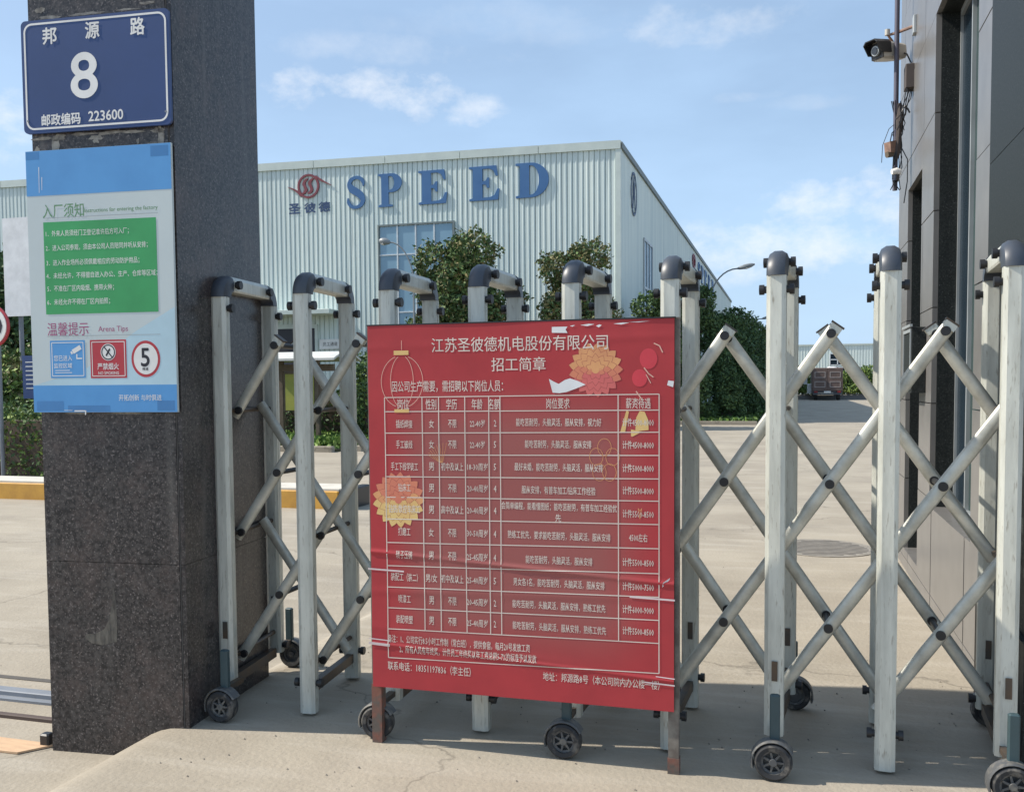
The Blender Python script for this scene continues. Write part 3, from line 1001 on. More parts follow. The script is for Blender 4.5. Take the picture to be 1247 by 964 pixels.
# ---------------------------------------------------------------- retractable gate
gate = thing('retractable_gate', 'silver folding lattice gate with black knobs and wheels closed across the entrance', 'gate', (-.8, 3.68, 0))
FX = [-2.262, -1.884, -1.508, -1.138, -.772, -.408, -.040, .330, .705]
YN, YF = 3.44, 3.92
def post_outline(w, d, c):
    return [(-w + c, -d), (w - c, -d), (w, -d + c * .6), (w, d - c * .6), (w - c, d), (-w + c, d), (-w, d - c * .6), (-w, -d + c * .6)]
WHEEL_FRAMES = (0, 2, 4, 6, 8)
def post_mesh(z0, z1):
    m = MB()
    m.prism(post_outline(.033, .026, .014), 'z', z0, z1)
    # shallow extrusion fins on the side faces
    m.box(-.0342, -.033, -.004, .004, z0, z1)
    m.box(.033, .0342, -.004, .004, z0, z1)
    return m.mesh('post', M['alu'])
post_long = post_mesh(.012, 1.722)
post_short = post_mesh(.10, 1.722)
def cap_mesh(sgn):
    """rounded plastic corner that turns from the post into the top rail; sgn=+1: rail goes towards +Y"""
    m = MB()
    n = 10
    rings = []
    w = .035
    R0 = .094
    # sweep a six-sided section round a quarter circle, centre at the inner corner
    sec = [(-w + .022, 0.0), (w - .022, 0.0), (w - .006, .010), (w, .026), (w, .066), (-w, .066), (-w, .026), (-w + .006, .010)]
    vs = []
    for k in range(n + 1):
        t = (math.pi / 2) * k / n
        for x, d in sec:
            rr = R0 - d
            # angle 0: pointing outwards (-Y side), 90: pointing up
            vs.append((x, sgn * (.060 - math.cos(t) * rr), 1.722 + math.sin(t) * rr * .99))
    m.v = vs
    q = len(sec)
    for k in range(n):
        for i in range(q):
            j = (i + 1) % q
            m.f.append((k * q + i, k * q + j, (k + 1) * q + j, (k + 1) * q + i))
    m.f.append(tuple(range(q))); m.f.append(tuple(range(n * q, n * q + q)))
    return m.mesh('cap', M['cap'], True)
cap_near, cap_far = cap_mesh(1), cap_mesh(-1)
def rail_mesh():
    m = MB()
    y0, y1 = YN - YN + .055, YF - YN - .055
    m.prism([(-.028, 1.748), (.028, 1.748), (.031, 1.756), (.031, 1.796), (.018, 1.812), (-.018, 1.812), (-.031, 1.796), (-.031, 1.756)], 'y', y0, y1)
    return m.mesh('top_rail', M['alu'])
rail_me = rail_mesh()
def knob_mesh():
    m = MB()
    m.cyl((0, 0, 0), (.010, 0, 0), .013, n=14)
    m.cyl((.010, 0, 0), (.026, 0, 0), .018, n=14)
    return m.mesh('knob', M['knob'], True)
knob_me = knob_mesh()
def bottom_mesh():
    m = MB()
    m.box(-.016, .016, .03, YF - YN - .03, .085, .125)
    return m.mesh('bottom_rail', M['steel_dark'])
bottom_me = bottom_mesh()
def pin_mesh():
    m = MB()
    m.cyl((0, .02, 0), (0, YF - YN - .02, 0), .010, n=10)
    return m.mesh('cross_pin', M['steel_dark'], True)
pin_me = pin_mesh()
# wheel: tyre, rim with spokes, mudguard, fork
WR = .064
tyre_me = MB().lathe((0, 0, 0), [(.041, -.022), (.055, -.025), (.062, -.019), (WR, -.010), (WR, .010), (.062, .019), (.055, .025), (.041, .022)], 'y', 32).mesh('tyre', M['tyre'], True)
rm = MB()
rm.lathe((0, 0, 0), [(.041, -.020), (.041, -.014), (.033, -.012), (.033, .012), (.041, .014), (.041, .020)], 'y', 28)
rm.lathe((0, 0, 0), [(0, -.021), (.012, -.021), (.014, -.018), (.014, .018), (0, .020)], 'y', 18)
for k in range(7):
    t = 2 * math.pi * k / 7
    c, s_ = math.cos(t), math.sin(t)
    px, pz = -s_ * .0042, c * .0042
    a0, a1 = .013, .035
    vs = [(c * a0 + px, yy, s_ * a0 + pz) for yy in (-.016, -.006)] + [(c * a1 + px * .7, yy, s_ * a1 + pz * .7) for yy in (-.016, -.006)] + \
         [(c * a1 - px * .7, yy, s_ * a1 - pz * .7) for yy in (-.016, -.006)] + [(c * a0 - px, yy, s_ * a0 - pz) for yy in (-.016, -.006)]
    rm.add(vs, [(0, 2, 4, 6), (1, 7, 5, 3), (0, 1, 3, 2), (2, 3, 5, 4), (4, 5, 7, 6), (6, 7, 1, 0)])
rm.add([(p[0], .004, p[1]) for p in circle2(0, 0, .034, n=24)], [tuple(range(24))])
rim_me = rm.mesh('rim', M['rim'])
gd = MB()
n = 14
vs = []
for k in range(n + 1):
    t = R(200) - R(170) * k / n + R(0)
    for rr, yy in ((.070, -.022), (.075, -.018), (.075, .028), (.070, .032), (.067, .028), (.067, -.018)):
        vs.append((math.cos(t) * rr, yy, math.sin(t) * rr))
gd.v = vs
for k in range(n):
    for i in range(6):
        j = (i + 1) % 6
        gd.f.append((k * 6 + i, k * 6 + j, (k + 1) * 6 + j, (k + 1) * 6 + i))
gd.f.append(tuple(range(6))); gd.f.append(tuple(range(n * 6, n * 6 + 6)))
guard_me = gd.mesh('mudguard', M['rim'], True)
fork_me = MB().box(-.012, .022, .005, .03, .055, .225, .004).mesh('wheel_fork', M['teal'])
slot_me = MB().box(-.010, .010, -.0335, -.030, .30, .37).mesh('latch_slot', M['steel_dark'])

def G_(name, me, x, y, z=0, parent=None, rot=None):
    par = parent or gate
    o = bpy.data.objects.new(name, me)
    COL.objects.link(o)
    o.parent = par
    o.location = Vector((x, y, z)) - wloc(par)
    if rot:
        o.rotation_euler = rot
    return o
def put_wheel(x, y, flip):
    w = bpy.data.objects.new('wheel', tyre_me)
    COL.objects.link(w)
    w.parent = gate
    w.location = Vector((x, y, WR + .001)) - gate.location
    if flip:
        w.rotation_euler = (0, 0, math.pi)
    for nme, me in (('rim', rim_me), ('mudguard', guard_me), ('wheel_fork', fork_me)):
        c = bpy.data.objects.new(nme, me)
        COL.objects.link(c)
        c.parent = w
XF = [-.055, -.038, -.008, .010, .028, .026, .044, .02, .028]     # each frame stands a little askew
for i, x in enumerate(FX):
    wf = i in WHEEL_FRAMES
    yaw = -math.atan2(XF[i], YF - YN)
    for y, sg, dx in ((YN, 1, 0), (YF, -1, XF[i])):
        p = G_('post', post_short if wf else post_long, x + dx, y, 0, None, (0, 0, yaw))
        def P_(name, me, lx, ly, z, flip=False):
            o = bpy.data.objects.new(name, me)
            COL.objects.link(o)
            o.parent = p
            o.location = (lx, ly, z)
            if flip:
                o.rotation_euler = (0, 0, math.pi)
        P_('cap', cap_near if sg == 1 else cap_far, 0, 0, 0)
        if wf or i == 5:
            P_('latch_slot', slot_me, .004, 0, 0)
        for s_ in (-1, 1):
            P_('knob', knob_me, s_ * .033, 0, 1.675, s_ < 0)
        if sg == -1 or not wf:
            for s_ in (-1, 1):
                P_('knob', knob_me, s_ * .033, 0, .135, s_ < 0)
    r_ = G_('top_rail', rail_me, x, YN, 0, None, (0, 0, yaw))
    for s_ in (-1, 1):
        for y in (.085, YF - YN - .085):
            o = bpy.data.objects.new('knob', knob_me)
            COL.objects.link(o)
            o.parent = r_
            o.location = (s_ * .029, y, 1.778)
            if s_ < 0:
                o.rotation_euler = (0, 0, math.pi)
    G_('bottom_rail', bottom_me, x, YN, 0, None, (0, 0, yaw))
    for z in (1.25, .727, .20):
        G_('cross_pin', pin_me, x, YN, z, None, (0, 0, yaw))
    if wf:
        ox = (.075, 0, .005, 0, .003, 0, .0, 0, -.01)[i]
        put_wheel(x + ox, YN - .165, False)
        put_wheel(x + XF[i] + .03, YF + .10, True)
        MB().box(x + ox - .012, x + ox + .015, YN - .15, YN - .03, .120, .14).build('wheel_arm', M['steel_dark'], gate)
        MB().box(x + XF[i] + .01, x + XF[i] + .04, YF + .03, YF + .10, .120, .14).build('wheel_arm', M['steel_dark'], gate)
# lattice bars: levels alternate between posts and mid-gaps
ZP = [.20, .727, 1.25]; ZM = [.466, .987, 1.523]
def level_z(k):       # k in 0..5 half steps
    return [.20, .466, .727, .987, 1.25, 1.523][k]
def node_x(h):        # h half index: even = post, odd = mid gap
    i = h // 2
    return FX[i] if h % 2 == 0 else (FX[i] + FX[i + 1]) / 2
SEC = [(math.cos(2 * math.pi * k / 14) * .0240, math.sin(2 * math.pi * k / 14) * .0125) for k in range(14)]
def bar(x0, z0, x1, z1, y, ext0, ext1):
    d = Vector((x1 - x0, 0, z1 - z0)).normalized()
    nrm = Vector((-d.z, 0, d.x))
    a = Vector((x0, y, z0)) - d * ext0
    b = Vector((x1, y, z1)) + d * ext1
    m = MB()
    vs = []
    for p in (a, b):
        for u, w in SEC:
            vs.append(p + nrm * u + Vector((0, w, 0)))
    k = len(SEC)
    m.v = [tuple(v) for v in vs]
    m.f = [(i, (i + 1) % k, k + (i + 1) % k, k + i) for i in range(k)] + [tuple(range(k - 1, -1, -1)), tuple(range(k, 2 * k))]
    return m.build('lattice_bar', M['bar'], gate, True)
YB1, YB2 = 3.555, 3.765
HMAX = 2 * (len(FX) - 1)
bolts = []
for top in range(1, HMAX + 6, 2):          # bars leaning right: top end at half index `top`, level 5
    h1, k1 = top, 5
    while h1 > HMAX:
        h1 -= 1; k1 -= 1
    h0, k0 = top - 5, 0
    while h0 < 0:
        h0 += 1; k0 += 1
    if h1 - h0 >= 1:
        bar(node_x(h0), level_z(k0), node_x(h1), level_z(k1), YB1, .03, .03 if k1 == 5 else .03)
for top in range(-5, HMAX, 2):             # bars leaning left
    h1, k1 = top, 5
    while h1 < 0:
        h1 += 1; k1 -= 1
    h0, k0 = top + 5, 0
    while h0 > HMAX:
        h0 -= 1; k0 += 1
    if h0 - h1 >= 1 and k1 > k0:
        bar(node_x(h0), level_z(k0), node_x(h1), level_z(k1), YB2, .03, .03)
bolt_me = MB().cyl((0, -.021, 0), (0, -.010, 0), .0165, n=16).mesh('bolt', M['knob'], True)
pivot_me = MB().cyl((0, 0, 0), (0, YB2 - YB1, 0), .011, n=10).mesh('pivot_pin', M['knob'], True)
apex_me = MB().prism([(-.030, -.024), (.030, -.024), (.030, .012), (.022, .020), (-.022, .020), (-.030, .012)], 'y', -.004, YB2 - YB1 + .0).mesh('apex_cap', M['alu'])
for h in range(1, HMAX, 2):
    for k in (1, 3, 5):
        G_('bolt', bolt_me, node_x(h), YB1, level_z(k))
        G_('bolt', bolt_me, node_x(h), YB2, level_z(k))
        G_('pivot_pin', pivot_me, node_x(h), YB1, level_z(k))
end_me = MB().box(-.026, .026, -.016, .016, .004, .010).mesh('end_plug', M['steel_dark'])
apex_plate = MB().box(-.022, .022, -.0145, .0145, -.02, .0035).mesh('end_plate', M['alu'])
for h in range(1, HMAX, 2):
    zt = level_z(5)
    for yb, s_ in ((YB1, 1), (YB2, -1)):
        G_('end_plug', end_me, node_x(h) + s_ * .019, yb, zt + .024, None, (0, s_ * R(36), 0))
        G_('end_plate', apex_plate, node_x(h) + s_ * .019, yb, zt + .024, None, (0, s_ * R(36), 0))
for h in range(0, HMAX + 1, 2):
    for k in (0, 2, 4):
        G_('bolt', bolt_me, node_x(h) + .012, YB1, level_z(k))

# ---------------------------------------------------------------- red recruitment board on legs
BX0, BX1, BZ0, BZ1, BY = -1.492, -.368, .222, 1.570, 3.222
brd = thing('recruitment_board', 'large red recruitment poster board with white table, standing in front of the gate', 'notice board', (-.93, 3.24, 0))
def wr(X, Z):
    """creases of the vinyl sheet"""
    e = .0010 * math.sin(X * 9 + Z * 3) + .0008 * math.sin(Z * 14 + X * 5)
    for zc, sl, w, a in ((.70, -.06, .008, .0045), (.36, -.05, .006, .0035), (1.50, .02, .016, .0010), (.60, .03, .016, .0014), (.385, -.12, .016, .0010)):
        q = (Z - (zc + sl * (X + .93))) / w
        fade = .35 + .65 * abs(math.sin(X * 5.3 + zc * 9))
        e -= a * fade * math.exp(-q * q)
    return e
m = MB()
nxq, nzq = 40, 420
m.v = [(BX0 + (BX1 - BX0) * i / nxq, BY - .010 + wr(BX0 + (BX1 - BX0) * i / nxq, BZ0 + (BZ1 - BZ0) * j / nzq), BZ0 + (BZ1 - BZ0) * j / nzq + (.008 * i / nxq if j == 0 else 0))
       for j in range(nzq + 1) for i in range(nxq + 1)]
q = nxq + 1
m.f = [(j * q + i, j * q + i + 1, (j + 1) * q + i + 1, (j + 1) * q + i) for j in range(nzq) for i in range(nxq)]
sheet = m.build('poster_sheet', M['poster'], brd, True)
MB().box(BX0, BX1, BY + .000, BY + .008, BZ0 + .006, BZ1 - .002).build('backing_panel', M['steel_dark'], brd)
MB().box(BX0 - .012, BX0 + .024, BY + .009, BY + .045, 0.0, BZ1 + .004).build('leg', M['tube_old'], brd)
MB().box(BX1 - .022, BX1 + .014, BY + .009, BY + .045, 0.0, BZ1 + .004).build('leg', M['tube_old'], brd)
MB().box(BX0 - .014, BX0 + .026, BY + .007, BY + .047, 0.0, .225).build('leg_sleeve', M['rust'], brd)
MB().box(BX1 - .024, BX1 + .016, BY + .007, BY + .047, 0.0, .055).build('leg_sleeve', M['rust'], brd)
MB().box(BX0 + .026, BX1 - .024, BY + .010, BY + .040, BZ1 - .034, BZ1 + .002).build('cross_bar', M['steel_dark'], brd)
MB().box(BX0 + .026, BX1 - .024, BY + .010, BY + .040, BZ0 + .01, BZ0 + .04).build('cross_bar', M['steel_dark'], brd)
MB().box(BX0 - .004, BX1 + .004, BY - .012, BY + .008, BZ1 + .0005, BZ1 + .005).build('top_edge', M['black'], brd)
TY = BY - .0110
def place_flat(dy):
    return lambda X, Z: (X, TY - dy + wr(X, Z), Z)
for k, (s, x0, x1, zc, h) in enumerate(POSTER_TEXT):
    b = MB()
    text_to(b, s, x0, x1, zc, h, TY, .006 if k < 3 else .010, wr, 3 if k < 3 else 1)
    b.build('title_text' if k < 3 else 'table_text', M['poster_ink'], brd)
# table rules, following the slight tilt of the print
ZL = [1.307, 1.255, 1.176, 1.095, 1.015, .939, .858, .770, .683, .603, .525, .446, .337]
ZR = [1.315, 1.261, 1.186, 1.107, 1.027, .951, .871, .788, .702, .621, .541, .461, .356]
CX_ = [-1.427, -1.279, -1.215, -1.115, -1.025, -.983, -.559, -.419]
b = MB()
def seg(xa, za, xb, zb, w, n=24, dy=.0):
    dx, dz = xb - xa, zb - za
    L = math.hypot(dx, dz); ox, oz = -dz / L * w / 2, dx / L * w / 2
    vs = []
    for i in range(n + 1):
        t = i / n
        for s_ in (-1, 1):
            X, Z = xa + dx * t + ox * s_, za + dz * t + oz * s_
            vs.append((X, TY - dy + wr(X, Z), Z))
    b.add(vs, [(2 * i, 2 * i + 2, 2 * i + 3, 2 * i + 1) for i in range(n)])
for zl, zr in zip(ZL, ZR):
    b = MB()
    seg(CX_[0], zl, CX_[-1], zr, .0032)
    b.build('table_line', M['poster_ink'], brd)
for k, x in enumerate(CX_):
    f = (x - CX_[0]) / (CX_[-1] - CX_[0])
    zt = ZL[0] + (ZR[0] - ZL[0]) * f
    last = 12 if k in (0, len(CX_) - 1) else 11
    zb = ZL[last] + (ZR[last] - ZL[last]) * f
    b = MB()
    seg(x, zb, x - .0, zt, .0032, 60, .0003)
    b.build('table_line', M['poster_ink'], brd)
# ornaments
def petal(mb, cx, cz, ang, r0, r1, w, dy):
    pts = []
    for t, ww in ((0, .7), (.3, 1), (.5, .98), (.72, .66), (.88, .30), (1, 0), (.88, -.30), (.72, -.66), (.5, -.98), (.3, -1), (0, -.7)):
        rr = r0 + (r1 - r0) * t
        pts.append((rr, ww * w / 2))
    vs = []
    for a, c in pts:
        X = cx + math.cos(ang) * a - math.sin(ang) * c
        Z = cz + math.sin(ang) * a + math.cos(ang) * c
        vs.append((X, TY + .00035 - dy + wr(X, Z), Z))
    mb.add(vs, [tuple(range(len(vs)))])
def mum(cx, cz, rad, pick, squash=1.0):
    """a chrysanthemum print: four overlapping rings of pointed petals; pick(angle, ring) gives the ink"""
    rings = [(.62, 1.0, 17), (.44, .79, 15), (.25, .58, 12), (.10, .37, 8)]
    groups = {}
    for k, (i0, i1, n) in enumerate(rings):
        for j in range(n):
            a = 2 * math.pi * (j + .5 * (k % 2)) / n
            ink = pick(a, k)
            mb = groups.setdefault(ink, MB())
            ww_ = rad * (i0 * .35 + i1 * .65) * 2 * math.pi / n * 1.02
            petal(groups.setdefault('print_line', MB()), cx, cz, a, rad * i0 - .001, rad * i1 + .0016, ww_ + .0012, .00010 * k)
            petal(mb, cx, cz, a, rad * i0, rad * i1, ww_ - .0014, .00010 * k + .00005)
    for ink, mb in groups.items():
        mb.build('flower_print', M[ink], brd)['kind'] = 'stuff'
    mb = MB()
    mb.add([(cx + p[0], TY - .0001 + wr(cx + p[0], cz + p[1]), cz + p[1]) for p in circle2(0, 0, rad * .14, n=18)], [tuple(range(18))])
    mb.build('flower_centre', M[pick(math.pi / 2, 3)], brd)
M['print_peach'] = mat('print_peach', (.64, .22, .12), .5, col2=(.58, .17, .11), nscale=9)
M['print_line'] = mat('print_outline', (.33, .06, .05), .5)
M['print_faint'] = mat('print_faint', (.64, .14, .13), .45)
mum(-.637, 1.400, .095, lambda a, k: 'print_faint' if math.sin(a) < -.45 else ('print_orange' if math.sin(a) > .1 else 'print_peach'))
mum(-1.378, .930, .104, lambda a, k: 'print_gold' if math.sin(a) < -.1 else ('print_peach' if math.sin(a) > .35 else 'print_orange'))
# lantern outline top left
b = MB()
def arc_line(pts, w, dy=.0002):
    global b
    for p, q_ in zip(pts[:-1], pts[1:]):
        seg(p[0], p[1], q_[0], q_[1], w, 2, dy)
for sx in (.082, .045):
    for s_ in (-1, 1):
        arc_line([(-1.357 + s_ * (sx * math.cos(t)), 1.365 + .095 * math.sin(t)) for t in np.linspace(R(-72), R(72), 18)], .0022)
arc_line([(-1.357, 1.48), (-1.357, 1.515)], .002)
b.build('lantern_lines', M['print_pink'], brd)['kind'] = 'stuff'
b = MB()
seg(-1.388, 1.470, -1.330, 1.470, .016, 6, .0002)
b.build('lantern_band', M['print_gold'], brd)
b = MB()
seg(-1.388, 1.258, -1.330, 1.258, .012, 6, .0004)
b.build('lantern_band', M['print_gold'], brd)
# red firecracker and gold lines top right, gold ingot, line flower
b = MB()
for cx, cz, rx, rz in ((-.455, 1.435, .030, .035), (-.485, 1.37, .026, .030)):
    b.add([(cx + p[0], TY + .00025 + wr(cx + p[0], cz + p[1]), cz + p[1]) for p in circle2(0, 0, rx, rz, 24)], [tuple(range(24))])
b.build('lantern_print', M['print_red'], brd)
b = MB()
arc_line([(-.437, 1.487), (-.418, 1.478), (-.407, 1.455)], .004)
arc_line([(-.470, 1.405), (-.455, 1.385), (-.438, 1.372)], .004)
arc_line([(-.463, 1.382), (-.447, 1.352)], .003)
arc_line([(-.497, 1.325), (-.478, 1.298)], .004)
b.build('gold_lines', M['print_pink'], brd)['kind'] = 'stuff'
b = MB()
for pts in ([(-.552, 1.185), (-.535, 1.185), (-.522, 1.255), (-.530, 1.262)], [(-.500, 1.188), (-.455, 1.193), (-.455, 1.225), (-.468, 1.255), (-.485, 1.258), (-.497, 1.235)],
            [(-.515, 1.172), (-.515, 1.195), (-.478, 1.187), (-.51, 1.170)]):
    b.add([(x, TY + .0002 + wr(x, z), z) for x, z in pts], [tuple(range(len(pts)))])
b.build('ingot_print', M['print_gold'], brd)
b = MB()
for k in range(5):
    a = R(90 + 72 * k)
    cx, cz = -.607 + math.cos(a) * .030, 1.085 + math.sin(a) * .048
    arc_line([(cx + .024 * math.cos(t), cz + .030 * math.sin(t)) for t in np.linspace(0, 2 * math.pi, 16)], .0016)
for k in range(9):
    a = R(100 + 9 * k)
    arc_line([(-1.20 + math.cos(a) * .01, 1.07), (-1.20 + math.cos(a) * .09 + .03, 1.09 + math.sin(a) * .055)], .0012)
arc_line([(-.49, .925), (-.484, .915), (-.478, .925), (-.484, .888), (-.49, .925)], .0016)
b.build('line_flower', M['print_orange'], brd)['kind'] = 'stuff'
# tears showing the white back, tape
b = MB()
def poly(pts, dy=.0006):
    MB().add([(x, TY - dy + wr(x, z), z) for x, z in pts], [tuple(range(len(pts)))]).build('tear', M['torn'], brd)
poly([(-.803, 1.370), (-.796, 1.345), (-.790, 1.322), (-.765, 1.320), (-.739, 1.324), (-.705, 1.336), (-.672, 1.349), (-.700, 1.362), (-.727, 1.371), (-.745, 1.366), (-.768, 1.352), (-.785, 1.360)][::-1])
poly([(-.791, 1.550), (-.791, 1.530), (-.735, 1.528), (-.742, 1.540), (-.735, 1.550)])
for x0, x1, z, hh in ((-.727, -.708, 1.552, .004), (-.690, -.640, 1.554, .006), (-.635, -.615, 1.550, .008), (-.575, -.520, 1.556, .005), (-.525, -.450, 1.560, .002)):
    poly([(x0, z), (x1 * .5 + x0 * .5, z - hh * .7), (x1, z + .002), (x1 * .6 + x0 * .4, z + hh * .6)])
poly([(-.392, 1.345), (-.372, 1.338), (-.369, 1.358), (-.388, 1.361)])
poly([(-.408, .655), (-.384, .682), (-.381, .690), (-.405, .672)])
for x0, x1, z, w in ((-1.505, -1.36, .668, .006), (-1.505, -1.42, .388, .010), (-1.505, -1.42, .405, .004), (-.52, -.365, .617, .006), (-.47, -.365, .322, .005), (-.43, -.365, .345, .003)):
    b = MB()
    seg(x0, z, x1, z - .004, w, 12, .0008)
    b.build('tape', M['tape'], brd)

# ---------------------------------------------------------------- factory hall
FXR, FY = -5.58, 32.4
FXL, FYB = -52.0, 98.0
fac = thing('factory_hall', 'large pale green-grey corrugated steel factory hall with blue roof sign letters', 'factory', (FXR, FY, 0))
def roof_z(x):
    return 9.55 + (FXR - x) * .0145
MB().box(FXL, FXR - .02, FY + .06, FYB, 0, 9.35).build('inner_wall', M['clad_seam'], fac)
# one cladding sheet: 0.96 m wide with five flat pans and deep narrow ribs
def sheet_mesh(width, h):
    m = MB()
    per = width / 5
    prof = []
    for k in range(5):
        x = k * per
        prof += [(x + .004, .045), (x + .016, 0.0), (x + per * .55, 0.0), (x + per * .62, -.012), (x + per * .74, -.012), (x + per * .81, 0.0), (x + per - .012, 0.0), (x + per - .004, .045)]
    m.v = [(x, y, 0) for x, y in prof] + [(x, y, h) for x, y in prof]
    n = len(prof)
    m.f = [(i, i + 1, n + i + 1, n + i) for i in range(n - 1)]
    return m.mesh('cladding_sheet', M['clad'])
SW = .96
sh = sheet_mesh(SW, 1.0)
nsh = int((FXR - FXL) / SW)
for i in range(nsh):
    x0 = FXR - .10 - (i + 1) * SW
    link_mesh('cladding_sheet', sh, fac, (x0 - FXR, 0, 0), (1, 1, roof_z(x0 + SW / 2) - .02))
for i in range(int((FYB - FY) / SW)):
    o = link_mesh('cladding_sheet', sh, fac, (0, .10 + i * SW, 0), (1, 1, 9.5))
    o.rotation_euler = (0, 0, math.pi / 2)
MB().box(FXR - .13, FXR + .05, FY - .05, FY + .13, 0, 9.56).build('corner_trim', M['fascia'], fac)
x = FXR + .06
while x > FXL:
    x1 = max(x - 2.9, FXL)
    z0, z1 = roof_z(x), roof_z(x1)
    m = MB()
    m.add([(x1 + .01, FY - .07, z1 - .20), (x - .01, FY - .07, z0 - .20), (x - .01, FY - .07, z0 + .08), (x1 + .01, FY - .07, z1 + .08),
           (x1 + .01, FY + .10, z1 - .20), (x - .01, FY + .10, z0 - .20), (x - .01, FY + .10, z0 + .08), (x1 + .01, FY + .10, z1 + .08)],
          [(0, 1, 2, 3), (7, 6, 5, 4), (0, 4, 5, 1), (3, 2, 6, 7), (0, 3, 7, 4), (1, 5, 6, 2)])
    m.build('fascia', M['fascia'], fac)
    x = x1
y = FY + .11
while y < FYB:
    y1 = min(y + 5.8, FYB)
    MB().box(FXR - .10, FXR + .08, y + .01, y1 - .01, 9.42, 9.62).build('eave_trim', M['clad_seam'], fac)
    y = y1
rf = MB()
rf.add([(FXR - .05, FY + .12, 9.60), (FXL, FY + .12, roof_z(FXL) + .05), (FXL, FYB, roof_z(FXL) + .05), (FXR - .05, FYB, 9.60)], [(0, 3, 2, 1)])
rf.build('roof', M['roof'], fac)
# big front window with blue panes
def front_window(x0, x1, z0, z1, nc, nr, y=FY - .03):
    w = MB()
    hd_ = MB()
    hd_.box(x0 - .06, x0, y - .04, y + .08, z0 - .06, z1 + .06)
    hd_.box(x1, x1 + .06, y - .04, y + .08, z0 - .06, z1 + .06)
    hd_.box(x0, x1, y - .04, y + .08, z1, z1 + .06)
    hd_.box(x0, x1, y - .04, y + .08, z0 - .06, z0)
    hd_.build('window_surround', M['clad_seam'], fac)
    for i in range(1, nc):
        xx = x0 + (x1 - x0) * i / nc
        w.box(xx - .025, xx + .025, y - .025, y + .05, z0, z1)
    for j in range(1, nr):
        zz = z0 + (z1 - z0) * j / nr
        w.box(x0, x1, y - .020, y + .045, zz - .022, zz + .022)
    o = w.build('window', M['frame_white'], fac)
    me = MB().box(.03, (x1 - x0) / nc - .03, 0, .012, .025, (z1 - z0) / nr - .025).mesh('pane', M['pane_blue'])
    for i in range(nc):
        for j in range(nr):
            p = link_mesh('pane', me, o, Vector((x0 + (x1 - x0) * i / nc, y + .01 + .002 * ((i * 3 + j) % 3), z0 + (z1 - z0) * j / nr)) - wloc(o))
    return o
front_window(-14.5, -11.62, 3.0, 7.20, 4, 4)
front_window(-40.0, -37.1, 3.0, 7.20, 4, 4)
# the wide white door surround, dark doorway, canopy, little white notice
dr = MB()
dr.box(-19.1, -17.95, FY - .06, FY - .03, 0, 3.62)
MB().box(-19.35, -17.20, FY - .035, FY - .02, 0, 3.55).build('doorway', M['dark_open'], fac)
w = MB()
w.box(-19.5, -19.35, FY - .06, FY + .0, 0, 3.7); w.box(-17.20, -17.08, FY - .06, FY, 0, 3.7); w.box(-19.35, -17.20, FY - .06, FY, 3.55, 3.72)
w.build('door_frame', M['fascia'], fac)
MB().box(-19.7, -16.10, FY - 1.0, FY - .01, 4.02, 4.18, .01).build('canopy', M['fascia'], fac)
sg = MB().box(-17.0, -16.1, FY - .075, FY - .06, 2.75, 3.12).build('door_sign', M['print_white'], fac)
b = MB()
text_to(b, '员工通道', -16.85, -16.25, 2.94, .15, FY - .078)
b.build('lettering', M['txt_black'], sg)
# letters SPEED
def fpl(x0, z0, w, h, y=FY - .042):
    return lambda u, v, d: (x0 + u * w, y + .035 - d, z0 + v * h)
E_ = [[(0, 1), (.90, 1), (.95, .70), (.88, .70), (.80, .86), (.66, .92), (.44, .92), (.44, .56), (.54, .57), (.60, .66), (.66, .66), (.66, .36), (.60, .36), (.54, .46), (.44, .47), (.44, .08), (.70, .09),
       (.84, .15), (.93, .32), (1, .32), (.95, 0), (0, 0), (0, .055), (.12, .08), (.12, .92), (0, .945)]]
P_ = [[(0, 1), (.55, 1)] + [(.55 + .42 * math.cos(R(a)), .715 + .285 * math.sin(R(a))) for a in range(80, -91, -10)] + [(.42, .43), (.42, .08), (.58, .055), (.58, 0), (0, 0), (0, .055), (.12, .08), (.12, .92), (0, .945)],
      [(.42, .92), (.50, .92)] + [(.50 + .16 * math.cos(R(a)), .715 + .205 * math.sin(R(a))) for a in range(80, -91, -10)] + [(.42, .51)]]
D_ = [[(0, 1), (.45, 1)] + [(.45 + .53 * math.cos(R(a)), .5 + .5 * math.sin(R(a))) for a in range(80, -81, -10)] + [(.45, 0), (0, 0), (0, .055), (.12, .08), (.12, .92), (0, .945)],
      [(.40, .92), (.45, .92)] + [(.45 + .24 * math.cos(R(a)), .5 + .42 * math.sin(R(a))) for a in range(80, -81, -10)] + [(.45, .08), (.40, .08)]]
S_ = [ribbon([(.86, .68), (.86, .80), (.74, .91), (.50, .955), (.26, .89), (.17, .75), (.26, .62), (.50, .52), (.74, .40), (.83, .26), (.72, .11), (.46, .045), (.22, .10), (.10, .22), (.09, .34)],
             [.03, .14, .13, .09, .13, .22, .25, .24, .25, .22, .13, .09, .12, .14, .03])]
LH = 1.20
for loops, x0, w in ((S_, -15.80, .80), (P_, -14.50, .95), (E_, -12.92, 1.10), (E_, -10.98, 1.13), (D_, -9.25, 1.22)):
    l_ = extruded_shape('sign_letter', loops, .05, M['letter'], fac, fpl(x0, 7.90, w, LH))
